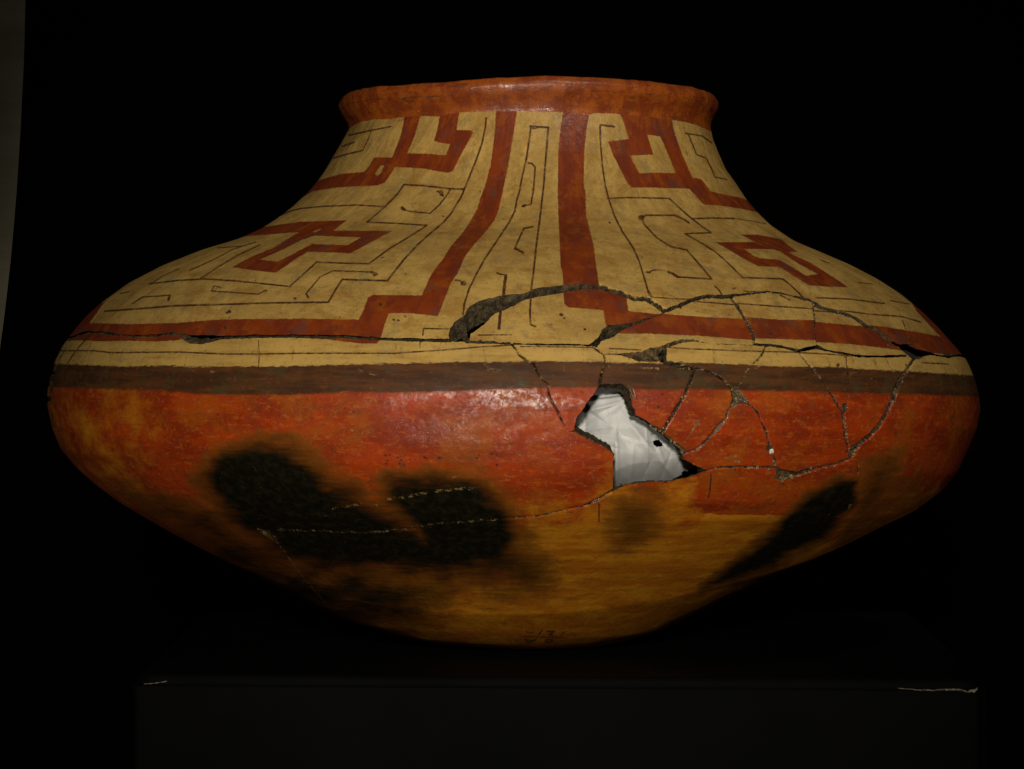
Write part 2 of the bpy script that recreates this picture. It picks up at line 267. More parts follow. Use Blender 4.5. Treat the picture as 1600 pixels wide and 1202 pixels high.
# painted fine lines: (half width, points)
LINES = [
 (1.2,[(759.5,186.5),(758.5,201.7),(752,229.8),(744.4,251.4),(735.8,273),(726,296.8),(720.6,309.8),(705,335.7),(692,350.8),(672.4,367),(653,384.4),(632,407),(605,441.2),(534.7,439),(526,452.5),(513,474.8),(469.8,475.2),(404.9,476.3),(341,478.5),(276,480),(222,484.4),(163.8,488.7)]),
 (1.2,[(630.9,290.8),(662.2,292.5),(703.3,297.3),(725,297.9)]),
 (1.0,[(629.8,292.5),(621,305.5),(601.7,325),(573.5,349.5),(616.8,351.3),(667,354.6),(642.8,370.3),(610.4,389.8),(575.8,414.6),(534.7,413.6),(494.6,412),(474,430.9),(452.5,450.3),(404.9,445),(362.8,441),(319.5,438.3),(276,440.7),(233,446)]),
 (0.9,[(602.8,325.3),(556.3,322.7),(502.2,325),(469.8,328),(452.5,332.5),(435,340)]),
 (0.9,[(703.3,299),(696.8,309.8),(686,322.8),(672,335.7),(638.4,332.5),(632,329.3),(628,329)]),
 (2.0,[(628,327),(632,330)]),(1.5,[(684,301.5),(688,303),(688,306),(692,308),(690,301)]),
 (1.0,[(545.4,213.5),(580,206),(610.3,200)]),(0.5,[(580,207),(574.6,221),(567,237.3)]),(1.0,[(567,237.3),(543.3,242.8),(521.6,249.2)]),(1.0,[(534.6,230.9),(553,224.8)]),
 (0.8,[(478.4,461),(500,435.2),(520.6,425.5),(556.3,426.5),(580,427.6)]),(1.8,[(580,427.6),(588.7,430.9),(584,432.5)]),(1.5,[(478.4,462),(482,467)]),(1.5,[(460,469),(462,469)]),
 (0.8,[(330.4,457.3),(365,459.5),(402.7,462.2),(414.6,456.8)]),(1.5,[(413,457),(416,456.5)]),(0.7,[(330.4,457.3),(334.7,448.7),(345,452)]),
 (0.8,[(207,476.8),(222.2,466.6),(265.5,463.8)]),(1.4,[(265.5,463.8),(263,471.4)]),
 (0.7,[(313,437.9),(341,419.5),(373.6,400),(400.6,387.6),(407,385)]),(0.6,[(295.7,424.9),(330.4,409.7),(362.8,392.4),(400,380)]),(0.6,[(340,389.8),(383,386.5)]),(0.6,[(237,445.4),(254.7,433.5),(280,422)]),(0.7,[(188,461),(202,458)]),
 (0.9,[(95,550),(101,550.3),(146.5,550.3),(174.6,553.6),(276,552.5),(352,555.7),(400,555.7),(468,554.6),(543.8,554.6),(619.5,554.6),(662.8,551.4),(700,549),(765,543.6),(803.8,541.6)]),
 (0.7,[(812.5,543.8),(870,544),(927,544.9)]),(0.8,[(953,544.5),(1002.8,547)]),
 (0.8,[(1045,547),(1080,549),(1160,551.5),(1246.5,553),(1324.4,557.3),(1398,558.8)]),(0.8,[(1441,569),(1482,571.4)]),
 (0.8,[(140,526.5),(122,546),(109.7,563.3),(105.4,570)]),
 (0.5,[(404,534),(405,555),(404,577)]),(0.5,[(388,590),(386,606)]),
 (0.9,[(660.6,526.5),(661.7,515.9),(701,516.6)]),(0.6,[(657,534),(656,546)]),
 (1.2,[(829.8,199.5),(826.6,223.3),(822.3,251.4),(815.8,279.5),(812,300),(807.6,315),(804.4,332.4),(795.7,349.7),(778.4,375.7),(756.8,408),(746,427.6),(733,453.6),(725.4,477.4),(723.5,494)]),
 (1.5,[(828.7,199.5),(834,203),(842,200.5),(856.8,201.7)]),(1.2,[(828.7,199.5),(856.8,201.7)]),
 (1.3,[(856.8,201.7),(853.5,240.6),(849.2,294.7),(843.3,345.4),(837.9,386.5),(833.6,427.6),(830.3,451.4),(828.2,488),(829.2,505.5),(836.8,508.7)]),
 (1.1,[(825.4,256.8),(831,258),(836.2,263.3),(834,294.7),(829.7,321.7),(820,323.5)]),(1.9,[(820,323.2),(816.9,324.5)]),
 (1.2,[(832.5,356.7),(818.4,359.5),(810.9,375.7),(804.4,390.8)]),(1.6,[(804.4,390.8),(810,393),(817.4,397.3)]),
 (1.1,[(776.3,429),(782,431),(790.3,432.4)]),(2.1,[(790.3,433),(788.5,447),(787,462),(781.7,486),(779.5,512)]),
 (0.8,[(747,522.3),(799,521.7)]),(3.3,[(723,445.3),(725,445.3)]),(1.0,[(712,440.2),(719,441)]),
 (1.3,[(959.5,200.2),(937.9,197.3),(937.9,221)]),(1.1,[(937.9,221),(941,260),(945.4,290.3),(950.8,312.4),(959.5,338.4),(972.4,364.4),(989.7,390.3),(998.4,409.8),(1007,437.9),(1012.5,457.4)]),(2.0,[(1012.5,457.4),(1017.9,466)]),
 (1.0,[(948.7,312.4),(983.3,311),(1046,312.4),(1063.3,328.7),(1080.6,343.8),(1097.9,356.8),(1110.9,366),(1069.8,367.6),(1091.4,379.5),(1117.4,395.7),(1134.7,410.8),(1160.6,436.2),(1223.3,438.3),(1238.5,450.9),(1255,467)]),
 (1.1,[(1080.6,344.2),(1113,343),(1147.6,343.8)]),(0.5,[(1147.6,343.8),(1178,348),(1197,352)]),
 (1.3,[(1076.3,350.3),(1069.8,346)]),(1.1,[(1069.8,346),(1054.6,338.8),(1009.2,338.8),(1002.7,342.7),(1007,353.5),(1026.5,374),(1048,388),(1073,393),(1091.4,414),(1112,438.5),(1059,435.3)]),(1.7,[(1059,435.3),(1051,430),(1043.8,427)]),(3.6,[(1001,342.5),(1003,342)]),
 (1.1,[(1010.3,427.5),(1015,428.5),(1019,425),(1026,424)]),(0.5,[(1026,424),(1039.5,425.3)]),
 (0.9,[(1117,450),(1123,455),(1128,462.8)]),(0.7,[(1145,454),(1150,452)]),(0.6,[(1160.6,457.4),(1195,458.6)]),(0.9,[(1219,462.8),(1235,471.4)]),
 (0.7,[(1020,467),(1056.8,469.3),(1091.4,470.8)]),(0.9,[(1091.4,470.8),(1152,475.7),(1221,481.5),(1274,485.3),(1328,489.2),(1360.6,493.6),(1408.2,496.8),(1438.4,505.5)]),
 (0.9,[(1274,467.6),(1328,469.8),(1382,476.7)]),(0.6,[(1391,472),(1421,477.3)]),(0.5,[(1341,443.8),(1365,446.4)]),(0.5,[(1282.7,409),(1296.8,413.5)]),
 (1.0,[(1070.9,210.3),(1096.8,214.6),(1112,225.4)]),(0.8,[(1075,211.4),(1081.7,227.6),(1088.2,243.8),(1103.3,249.2),(1110.9,264.4),(1117.4,279),(1135.8,282.8)]),
 (1.1,[(1418,573),(1417,571)]),(2.2,[(1309,574),(1310,572)]),
 (1.0,[(936,790),(936,817)]),(1.0,[(1111,744),(1110,762),(1107,780)]),
 (1.2,[(1202,523),(1206,524)]),
 # old stencilled number, upside down
 (0.7,[(822,989.5),(828,991.3),(833.5,990)]),(1.0,[(841.8,994),(847.3,987)]),(1.0,[(854,989),(866.5,989),(858,993.3),(863.8,994.7)]),(1.0,[(877.5,994.7),(881,990)]),
 (0.5,[(815.6,996.8),(850,997.8),(879,998)]),(1.0,[(821,1001),(826.6,1007),(837.6,1001.6)]),(0.7,[(823.5,1003),(834,1002.5)]),(0.9,[(852,1002.6),(857,1001.6),(863.8,1003),(859.6,1005.7),(852.8,1005)]),
]
# black flecks and the stamped marks on the red
for fx, fy, fr in [(683,606,1.3),(352,514,1.8),(358,489,2.2),(354,491,1.5),(615,502,1.5),(622,503,1.3),(633,497,1.5),(594,478,2.0),(877,490,2.5),(914,513,1.6),(882,495,1.4),(1003,404,1.0),(952,350,1.2),(750,302,1.0),(692,340,1.1),(1101,468,.8),(1064,480,1.4),(602,714,1.5),(608,713,1.2),(603,727,1.6),(605,722,1.3),(621,718,1.2),(627,721,1.4),(624,727,1.5),(631,728,1.2),(640,721,1.0),(648,720,1.0),(663,717,1.6),(666,719,1.6),(686,718,2.0),(745,718,1.2),(748,714,1.1),(768,712,1.4),(775,713,1.4),(776,729,1.6),(552,646,1.5),(538,640,1.2),(340,650,1.3),(1036,618,1.4),(1030,638,1.8)]:
    LINES.append((fr, [(fx, fy), (fx + 0.8, fy + 0.3)]))
# cracks closed at the surface: (half width, groove depth, points)
CR = [
 (1.3,5,[(797.3,538.4),(806,547),(810.3,555.7)]),(1.9,5,[(810.3,555.7),(821,564.3),(834,570.8)]),(1.0,4,[(834,570.8),(840.6,586),(847,594.6),(856.8,603.3)]),(1.3,4,[(856.8,603.3),(857.9,618.4),(864.4,633.6),(870.9,644.4),(877.4,659.5)]),(0.5,2,[(877.4,659.5),(888.2,676.8),(900,678)]),
 (1.4,6,[(927,543),(935,549),(944.4,555.7),(946.6,568.7),(943,578),(940,588)]),(1.9,7,[(940,588),(937.9,602)]),(0.5,1,[(946.6,568.7),(955,578)]),
 (0.9,4,[(944.4,553.5),(970,553.5),(987.7,559),(1002.8,565.4)]),
 (1.5,6,[(957.9,768.7),(936.2,782.8),(912.4,793.6)]),(0.9,3,[(912.4,793.6),(880,800),(842.5,809),(779,813.8)]),(0.6,1.5,[(779,813.8),(716,818.5),(678,820),(633.9,829.6),(583,834),(526.4,832.7),(431.6,830)]),
 (1.1,4,[(1105,737.4),(1128.7,733),(1150.4,732),(1182.8,733),(1208.8,733),(1224.9,740)]),(2.3,7,[(1224.9,740),(1246.5,744.4),(1263.8,738)]),(1.0,4,[(1263.8,738),(1281,733.6),(1311.4,727),(1330.9,718.4)]),
 (2.2,5,[(1330.9,718.4),(1327.6,705.5)]),(1.5,5,[(1327.6,705.5),(1323.3,683.8)]),(2.3,6,[(1323.3,683.8),(1322,668.7)]),(2.4,6,[(1322,668.7),(1319,649)]),(1.2,3,[(1319,649),(1325,634)]),(0.5,1.5,[(1325,634),(1325.5,612.5),(1325.5,586.5)]),(0.8,3,[(1325.5,586.5),(1323.3,560.6),(1320,553)]),
 (1.2,4,[(1319,649),(1309.2,634),(1298.4,616.8)]),(0.5,1,[(1298.4,616.8),(1287.6,601.6),(1272.5,580)]),(1.2,5,[(1272.5,580),(1261.6,569),(1248.7,552)]),
 (1.2,5,[(1430,562),(1417.4,580)]),(1.6,5,[(1417.4,580),(1408.7,595)]),(2.3,7,[(1408.7,595),(1402.2,608),(1398,622)]),(1.8,5,[(1398,622),(1387,649.2),(1376.3,666.5),(1361,683.8),(1346,694.7),(1331,716)]),
 (0.5,1.5,[(1331,718),(1339.5,727),(1341.7,751),(1337,765)]),
 (1.0,4,[(1196.8,543),(1190,558.4),(1177,571.4)]),(0.5,2,[(1177,571.4),(1164,584),(1160,595),(1156.8,601),(1148,612)]),
 (1.4,5,[(1139.5,605.4),(1126.6,594.6),(1109.3,583.8),(1092,578.4),(1070.3,575),(1053,570.8),(1040,567)]),
 (1.0,4,[(1137.4,643.3),(1135.2,655),(1128,665)]),(1.4,4,[(1109,683),(1102.8,692),(1087.6,705),(1074.7,709),(1066,712)]),
 (1.1,4,[(1176.3,637.9),(1185,648.7),(1191.5,663.8),(1199,681),(1202.3,698.4)]),(0.5,1.5,[(1202.3,698.4),(1208,712),(1212,725),(1211,735)]),
 (1.1,4,[(1087,580),(1076.8,603.3),(1070.3,620.6),(1057.4,640),(1046.5,659.5),(1035.7,677)]),
 (0.4,1,[(1092,657.3),(1079,679),(1067,693)]),
 (1.0,4,[(1142.2,464),(1156.3,483.3),(1169.3,505),(1178,524.4),(1180,540)]),
 (0.9,4,[(1270,474),(1273,496.3),(1273,528.7),(1279,541)]),
 (0.4,1,[(1385,560.6),(1400,586.5)]),(0.4,1,[(1406,491.4),(1412.5,508.7),(1419,528),(1420,540)]),
 (1.0,4,[(938.5,448),(966,456.3),(981,461.7),(992,467),(1011.4,467)]),(1.5,4,[(1011.4,467),(1026.5,476.8),(1039.5,486)]),
 (0.7,3,[(112,528.7),(94.6,559),(81.6,589)]),(2.6,7,[(82,586),(79,608),(76,628)]),
 (0.5,1.5,[(400,828),(420,832),(433,846)]),
]
# open gaps along cracks: (half width, points)
OPEN = [
 (1.6,[(60,536),(112,529.8),(131,522),(157,522),(181,525.5),(211.4,527.6),(243.8,527),(267.6,523.7),(282.8,527)]),
 (2.7,[(345,530),(373.6,529),(403,528),(446.5,528),(489.8,528),(533,528.7),(576.3,531.5),(619.5,533),(662.8,534),(702.7,535)]),
 (2.9,[(730,536),(791.4,538),(856.3,539),(899.5,539),(922,540.5)]),
 (1.1,[(1035,489),(1043.8,485.5)]),(1.4,[(1043.8,485.5),(1061,479),(1087,468),(1106.5,463.8),(1128,465),(1156,462.8)]),(0.9,[(1156,462.8),(1199.5,457.8),(1221,460.6)]),(1.2,[(1221,460.6),(1242.8,466)]),(2.1,[(1242.8,466),(1264.4,471.4)]),(1.7,[(1264.4,471.4),(1282.7,481.7)]),(0.9,[(1282.7,481.7),(1302.2,487),(1319.5,491.4),(1336.8,497.9)]),(1.5,[(1336.8,497.9),(1354,510.9)]),(0.7,[(1354,510.9),(1367,515.2),(1388.7,532.5),(1404,541)]),
 (1.3,[(1457,556),(1481.7,560.6),(1499,557.4),(1515,562),(1560,568)]),
 (2.2,[(1044,545),(1060,538),(1080,535.5),(1100,537),(1120,539),(1160,540),(1177,541),(1214,543),(1246.5,550.8),(1257,548.7),(1274.6,545),(1289.8,548.7),(1311.4,552),(1343.8,557.3),(1376.3,558.4),(1416,556.5)]),
]
GAPS = [
 [(282.8,524.4),(298,526.5),(330.4,526.5),(360,527.5),(347.7,532),(330.4,537.4),(315,540.6),(295.7,539.5),(285,533)],
 [(702.7,516.3),(711.4,504.4),(726.5,494.7),(733,481.7),(748,473),(769.8,467.6),(795.7,462.2),(819.5,461),(834.7,453.6),(871.4,448.2),(910.4,447),(940,448.5),(938,449.8),(910.4,450.3),(877.9,455.7),(841,462.2),(819.5,466.5),(800,477.4),(769.8,490.3),(759,503.3),(735.2,520.6),(732,537),(704.9,536.5),(701,527)],
 [(919,540),(936.3,525),(942.8,512),(953,506),(976.8,505.5),(1004.9,498.4),(1037.3,487.6),(1037.3,489.5),(1004.9,502.8),(976.8,513.6),(961.6,524.4),(940,533.5),(932,543)],
 [(1403.8,540),(1421,540),(1432,547.6),(1457.9,554),(1462,556),(1445,558.4),(1436.3,563.9),(1427.6,563.9),(1414.7,550.9)],
 [(1033,546),(1041,542),(1041,560),(1040,568),(1032,567)],
 [(1274.6,536.8),(1282,541),(1290,546),(1282,546.5),(1275,543)],
]
HOLE = [(934,608.7),(937.3,602),(947,601),(966.5,601),(973,600),(983.8,612),(989,633.5),(994.5,650.8),(1011.8,661.7),(1033.4,677.9),(1046.4,689.8),(1065.8,707),(1068,720),(1084.3,728.7),(1105,737.4),(1085.5,745),(1053,753.6),(1014,755.7),(977.3,760),(957.9,769.8),(957.9,711.4),(940.6,698.4),(927.7,691.8),(908,683),(897.4,675.6),(900.6,657.3),(909.3,644.4),(921,627)]
# shallow losses that show the fractured clay: (depth, polygon)
PITS = [
 (9,[(972,552.5),(1002.8,549),(1018,543.2),(1030,541),(1046,535),(1066,529.5),(1085,529.5),(1100,534),(1080,537.5),(1055,541),(1042,547),(1036,564),(1024.4,566.5),(998.5,565)]),
 (8,[(1139.5,605.4),(1152.5,607.6),(1163.3,622.7),(1176.3,637.9),(1159,631.4),(1150.4,635.7),(1137.4,643.3),(1143.9,627)]),
 (5,[(1136,655),(1128,659),(1118,668),(1109,684),(1116,681),(1126,671),(1131,663)]),
 (4,[(1209,727),(1217,734),(1229,738),(1238,742),(1240,749),(1222,753),(1211,751),(1213,742)]),
 (3,[(1198,698),(1207,699),(1211,707),(1204,710),(1196,706)]),
 (3,[(1332,700),(1342,697),(1336,711),(1330,714)]),
 (3,[(1316,634),(1325,631),(1324,646),(1319,650)]),
 (3,[(404,832),(418,829),(424,840),(434,852),(420,843)]),
 (2,[(758,573),(762,580),(775,583),(786,582),(775,578)]),
 (3,[(300,575),(293,578),(299,581)]),
 (3,[(1326,789),(1333,790),(1325,800)]),
 (4,[(978,601),(988,606),(994,622),(990,628),(984,612)]),
 (4,[(1010,659),(1030,672),(1052,690),(1072,705),(1068,714),(1046,691),(1030,678)]),
 (3,[(897,677),(916,680),(935,690),(948,700),(935,698),(915,688)]),
]
# fire clouds (strength, softness, polygon)
CLOUDS = [
 (1.12,30,[(318,735),(345,706),(400,696),(450,705),(505,738),(550,774),(604,806),(640,818),(680,838),(780,850),(800,880),(700,905),(560,900),(470,885),(410,858),(360,815),(325,775),(308,750)]),
 (1.1,26,[(592,770),(610,750),(680,743),(735,750),(770,775),(790,800),(803,845),(795,885),(720,902),(640,895),(585,860),(648,836),(625,812),(602,792)]),
 (0.80,30,[(190,765),(260,780),(330,800),(400,850),(480,890),(560,910),(480,915),(400,890),(300,840)]),
 (1.05,55,[(300,830),(400,860),(520,890),(640,905),(700,930),(620,975),(560,975),(460,950),(360,900)]),
 (0.85,40,[(770,830),(850,875),(860,910),(760,915),(680,905)]),
 (0.45,26,[(660,735),(740,728),(790,770),(830,830),(800,860),(760,800)]),
 (1.08,13,[(1290,760),(1312,750),(1340,752),(1340,785),(1318,815),(1285,848),(1225,880),(1150,910),(1096,924),(1145,884),(1195,842),(1236,803),(1264,775)]),
 (0.62,24,[(1350,725),(1408,703),(1410,735),(1385,785),(1340,835),(1300,870),(1330,800),(1345,750)]),
 (0.45,30,[(1400,760),(1450,720),(1440,770),(1380,820),(1330,850)]),
 (0.55,30,[(955,770),(1030,775),(1035,815),(1010,855),(972,855),(948,820)]),
]
SCRATCH = [(1.4,[(520,797),(545,793),(566,790),(592,792)]),(1.6,[(606,783),(640,778),(668,772)]),(1.9,[(680,770),(705,768),(722,766),(742,766)]),(1.3,[(700,750),(712,748)]),(1.3,[(396,733),(400,742)]),(0.9,[(203,722),(208,733)]),
 (0.5,[(431,846),(470,900),(500,935),(525,965)]),(1.2,[(796,700),(800,702)]),(1.5,[(792,752),(800,754)]),(1.4,[(548,674),(554,676)]),(1.0,[(1092,727),(1096,731)]),(1.2,[(560,580),(566,584),(590,588)]),(1.6,[(298,578),(302,582)]),(1.1,[(330,583),(340,585)]),
 (1.2,[(858,612),(864,622)]),(1.6,[(1337,650),(1330,655)]),(1.5,[(1000,576),(1030,577)]),(1.3,[(1036,574),(1050,576)]),(1.5,[(1180,577),(1186,574)]),(1.0,[(1330,590),(1332,583),(1340,584)]),(1.4,[(1370,700),(1380,704)]),
 (0.8,[(1067,693),(1079,679),(1092,657)]),(1.6,[(1133,720),(1155,712)]),(1.4,[(1150,722),(1158,726)]),(1.3,[(1200,540),(1206,538)]),(1.4,[(1246,545),(1256,540),(1252,538)]),(1.5,[(1390,540),(1402,546)]),
 (0.9,[(858,565),(868,567)]),(1.4,[(757,573),(763,580),(778,583)])]
OCHRE = [(-50,960),(300,905),(500,905),(640,905),(800,900),(812,850),(820,818),(880,805),(940,790),(960,775),(1078,762),(1082,806),(1240,807),(1300,835),(1420,790),(1520,760),(1640,800),(1640,1100),(-50,1100)]

# ------------------------------------------------------------------ numeric helpers
def vnoise(x, y, seed=0):
    r = np.random.RandomState(seed); G = r.rand(256, 256).astype(np.float32)
    xi = np.floor(x).astype(np.int64); yi = np.floor(y).astype(np.int64); fx = x - xi; fy = y - yi
    fx = fx * fx * (3 - 2 * fx); fy = fy * fy * (3 - 2 * fy)
    a = G[yi & 255, xi & 255]; b = G[yi & 255, (xi + 1) & 255]; c = G[(yi + 1) & 255, xi & 255]; d = G[(yi + 1) & 255, (xi + 1) & 255]
    return (a * (1 - fx) + b * fx) * (1 - fy) + (c * (1 - fx) + d * fx) * fy - 0.5
def fbm(x, y, seed=0, octv=3):
    s = 0; a = 1.0
    for o in range(octv): s = s + a * vnoise(x * 2 ** o, y * 2 ** o, seed + o); a *= 0.5
    return s
def seg_min(field, U, V, pts, hw, reach=12.0):
    """field = min(field, distance to the polyline - hw), within reach"""
    for (x0, y0), (x1, y1) in zip(pts[:-1], pts[1:]):
        m = (U > min(x0, x1) - reach) & (U < max(x0, x1) + reach) & (V > min(y0, y1) - reach) & (V < max(y0, y1) + reach)
        idx = np.nonzero(m)[0]
        if not len(idx): continue
        u = U[idx]; v = V[idx]; dx = x1 - x0; dy = y1 - y0; L = dx * dx + dy * dy + 1e-9
        t = np.clip(((u - x0) * dx + (v - y0) * dy) / L, 0, 1)
        d = np.hypot(u - x0 - t * dx, v - y0 - t * dy) - hw
        field[idx] = np.minimum(field[idx], d)
def poly_sd(U, V, poly, reach=12.0):
    """signed distance (positive inside), clipped to +-reach; returns idx, values"""
    P = np.array(poly + [poly[0]], dtype=np.float64)
    m = (U > P[:, 0].min() - reach) & (U < P[:, 0].max() + reach) & (V > P[:, 1].min() - reach) & (V < P[:, 1].max() + reach)
    idx = np.nonzero(m)[0]; u = U[idx]; v = V[idx]
    ins = np.zeros(len(idx), bool)
    for (x0, y0), (x1, y1) in zip(P[:-1], P[1:]):
        if y0 == y1: continue
        c = (y0 > v) != (y1 > v)
        ins ^= c & (u < (x1 - x0) * (v - y0) / (y1 - y0) + x0)
    d = np.full(len(idx), reach)
    seg_min(d, u, v, [tuple(p) for p in P], 0.0, reach)
    return idx, np.where(ins, d, -d)

# ------------------------------------------------------------------ the pot's surface
def tilt_at(v): return TILT * np.clip((v - 170.0) / 120.0, 0, 1)
def to_level(pts):
    p = np.array(pts, float); return p[:, 1] - tilt_at(p[:, 1]) * (p[:, 0] - 803.0), p[:, 0]
vl, xl = to_level(SIL_L); vr, xr = to_level(SIL_R)
V0 = max(vl[0], vr[0]); V1 = VBASE
def smooth_profile(vs, xs, grid):
    f = np.interp(grid, vs, xs)
    k = np.exp(-0.5 * (np.arange(-9, 10) / 2.6) ** 2); k /= k.sum()
    g = np.convolve(np.pad(f, 9, mode='reflect', reflect_type='odd'), k, 'valid')
    return g
LG = np.arange(V0, V1 + 0.5, 1.0)
XL = smooth_profile(vl, xl, LG); XR = smooth_profile(vr, xr, LG)
CEN = (XL + XR) / 2; RAD = (XR - XL) / 2
RADT = RAD / np.sqrt(1 + (RAD / D) ** 2)
VT = VH + (LG - VH) * (1 - (RADT / D) ** 2)
# profile as function of arc parameter q; the roll of the lip and the underside are appended
lipn = 10
qv = list(VT); qc = list(CEN); qr = list(RADT)
lv, lc, lr = [], [], []
for i in range(lipn, 0, -1):       # over the lip to its inner side
    a = i / lipn * math.pi * 0.95
    lr.append(RADT[0] - 7.0 * (1 - math.cos(a))); lv.append(VT[0] - 3.0 * math.sin(a)); lc.append(CEN[0])
bv, bc, br = [], [], []
for i in range(1, 9):              # underside
    br.append(RADT[-1] * (1 - i / 8.0)); bv.append(VT[-1]); bc.append(CEN[-1])
PV = np.array(lv + qv + bv); PC = np.array(lc + qc + bc); PR = np.array(lr + qr + br)
ds = np.hypot(np.diff(PR), np.diff(PV)); ARC = np.concatenate([[0], np.cumsum(ds)])
# rows: dense where the joints and lines are
def row_step(v): return 1.15 if 425 < v < 775 else 1.45
rows = []; a = 0.0
while a < ARC[-1]:
    rows.append(a); v = np.interp(a, ARC, PV); sl = abs(np.interp(a + 1, ARC, PV) - v)
    if a > ARC[-1] - RADT[-1] + 2: a += 15.0
    else: a += min(row_step(v) / max(sl, 0.45), 2.6)
rows.append(ARC[-1]); ROWS = np.array(rows)
# columns: theta measured from the front (-Y), positive towards +X
thf = [0.0]; t = 0.0
while t < math.radians(97):
    t += 1.22 / 720.0 / max(math.cos(min(t, 1.5)), 0.42); thf.append(t)
half = np.array(thf); back = np.linspace(half[-1], math.pi, 60)[1:]
TH = np.concatenate([-back[::-1][1:], -half[::-1][:-1], half, back])   # -pi excluded: it equals +pi
NC = len(TH); NR = len(ROWS)
print('grid', NC, NR, NC * NR)
THX = np.concatenate([TH, [TH[0] + 2 * math.pi]])
def surf_at(th, arc):
    """clay surface: returns X, Y (px, about the axis plane) and V (px row at the axis)"""
    v = np.interp(arc, ARC, PV); c = np.interp(arc, ARC, PC); r = np.interp(arc, ARC, PR)
    x = c + r * np.sin(th); y = -r * np.cos(th)
    vv = v + tilt_at(v) * (x - 803.0)
    lip = np.clip((215 - v) / 60.0, 0, 1)
    u = x
    vv = vv + lip * (4.5 * np.exp(-((u - 680) / 75.0) ** 2) - 1.5 * np.exp(-((u - 870) / 90.0) ** 2) + 1.2 * fbm(th * 9 + 20, arc * 0 + 3.3, 91, 3) * 2)
    # settle flat on the base
    fl = np.clip((v - 975.0) / 29.0, 0, 1); vv = vv * (1 - fl) + np.minimum(v, VBASE) * fl
    # hand-built unevenness
    wobble = 2.4 * fbm(th * 4.0 + 40, arc / 150.0 + 7, 11, 3)
    x = x + wobble * np.sin(th) * 0.8; y = y - wobble * np.cos(th)
    return x, y, vv
def project(x, y, vv):
    yy = -np.abs(y)            # the far side repeats the drawing of the near side
    k = D / (D + yy)
    return CX + (x - CX) * k, VH + (vv - VH) * k

thg, arcg = np.meshgrid(TH, ROWS); shape = thg.shape
x, y, vv = surf_at(thg.ravel(), arcg.ravel()); U, V = project(x, y, vv)
def gap_field(U, V):
    g = np.full(len(U), 12.0)
    for hw, pts in OPEN: seg_min(g, U, V, pts, hw)
    for poly in GAPS + [HOLE]:
        i, sd = poly_sd(U, V, poly); g[i] = np.minimum(g[i], -sd)
    rag = 1.7 * fbm(U / 7.0, V / 7.0, 51, 3) + 0.5 * fbm(U / 3.2, V / 3.2, 57, 1)
    return g + rag * np.clip((12 - np.abs(g)) / 12, 0, 1) * 0.8
g = gap_field(U, V); g[y > 0] = 12.0
gg = g.reshape(shape)
gj, gi = np.gradient(gg)
den = gi * gi + gj * gj + 1e-6
si = -gg * gi / den; sj = -gg * gj / den
near = (np.maximum(np.abs(si), np.abs(sj)) <= 0.52) & (np.abs(gg) < 4)
g0 = gg.copy()
si[~near] = 0; sj[~near] = 0
ii = np.arange(NC)[None, :] + si; jj = np.arange(NR)[:, None] + sj
thg = np.interp(ii, np.arange(NC + 1), THX); arcg = np.interp(jj, np.arange(NR), ROWS)
x, y, vv = surf_at(thg.ravel(), arcg.ravel()); U, V = project(x, y, vv)
front = y < 0
gg = np.where(near, 0.0, gg)

# --- drawn attributes
N = len(U)
rimy = np.interp(U, [p[0] for p in RIM_LINE], [p[1] for p in RIM_LINE])
red = np.clip(rimy - V, -12, 12)
for poly in RED:
    i, sd = poly_sd(U, V, poly); red[i] = np.maximum(red[i], sd)
for poly in RED_HOLES:
    i, sd = poly_sd(U, V, poly); red[i] = np.minimum(red[i], -sd)
isrim = (rimy > V).astype(float)
band = np.clip(V - np.interp(U, *zip(*BAND_TOP)), -60, 60)
body = np.clip(V - np.interp(U, *zip(*BAND_BOT)), -60, 60)
line = np.full(N, 12.0)
for hw, pts in LINES: seg_min(line, U, V, pts, hw * 1.05, 8.0)
crack = np.full(N, 12.0); groove = np.zeros(N)
for hw, dp, pts in CR:
    f = np.full(N, 12.0); seg_min(f, U, V, pts, hw, 8.0)
    rg = 0.9 * fbm(U / 4.0, V / 4.0, 33, 3)
    near_i = f < 8
    crack = np.minimum(crack, f + 0.35 + 1.5 * fbm(U / 15.0, V / 15.0, 37, 3))
    dd = np.clip((0.7 - (f + rg)) / 2.0, 0, 1) * dp * 0.7
    groove = np.where(near_i, np.maximum(groove, dd), groove)
crack = np.minimum(crack, gg.ravel() + 1.6)      # worn lips along the open joints
pit = np.full(N, -12.0)
for dp, poly in PITS:
    i, sd = poly_sd(U, V, poly)
    sd = sd + 1.4 * fbm(U[i] / 4.0, V[i] / 4.0, 71, 3)
    pit[i] = np.maximum(pit[i], sd); groove[i] = np.maximum(groove[i], np.clip(sd * 1.3, 0, dp * (0.75 + 0.5 * fbm(U[i] / 3.0, V[i] / 3.0, 77, 2))))
cloud = np.zeros(N)
for st, soft, poly in CLOUDS:
    i, sd = poly_sd(U, V, poly, 60.0); sd = sd + (0.55 * soft + 3) * fbm(U[i] / 46.0, V[i] / 24.0, 81, 5)
    s = np.clip(0.5 + sd / (2 * soft), 0, 1) * st; cloud[i] = np.maximum(cloud[i], s)
scr = np.full(N, 12.0)
for hw, pts in SCRATCH: seg_min(scr, U, V, pts, hw, 8.0)
ochre = np.zeros(N)
i, sd = poly_sd(U, V, OCHRE, 60.0)
sd = sd + 5.0 * fbm(U[i] / 30.0, V[i] / 16.0, 301, 3)
soft = 6.0 + 300.0 * np.clip((np.abs(U[i] - 1165) - 62) / 34.0, 0, 1)
ochre[i] = np.clip(0.5 + sd / soft, 0, 1)
# the slip is thin and brownish towards the left
thin = 0.46 * np.clip((470 - U) / 260.0, 0, 1) * (V > 600)
ochre = np.maximum(ochre, thin)

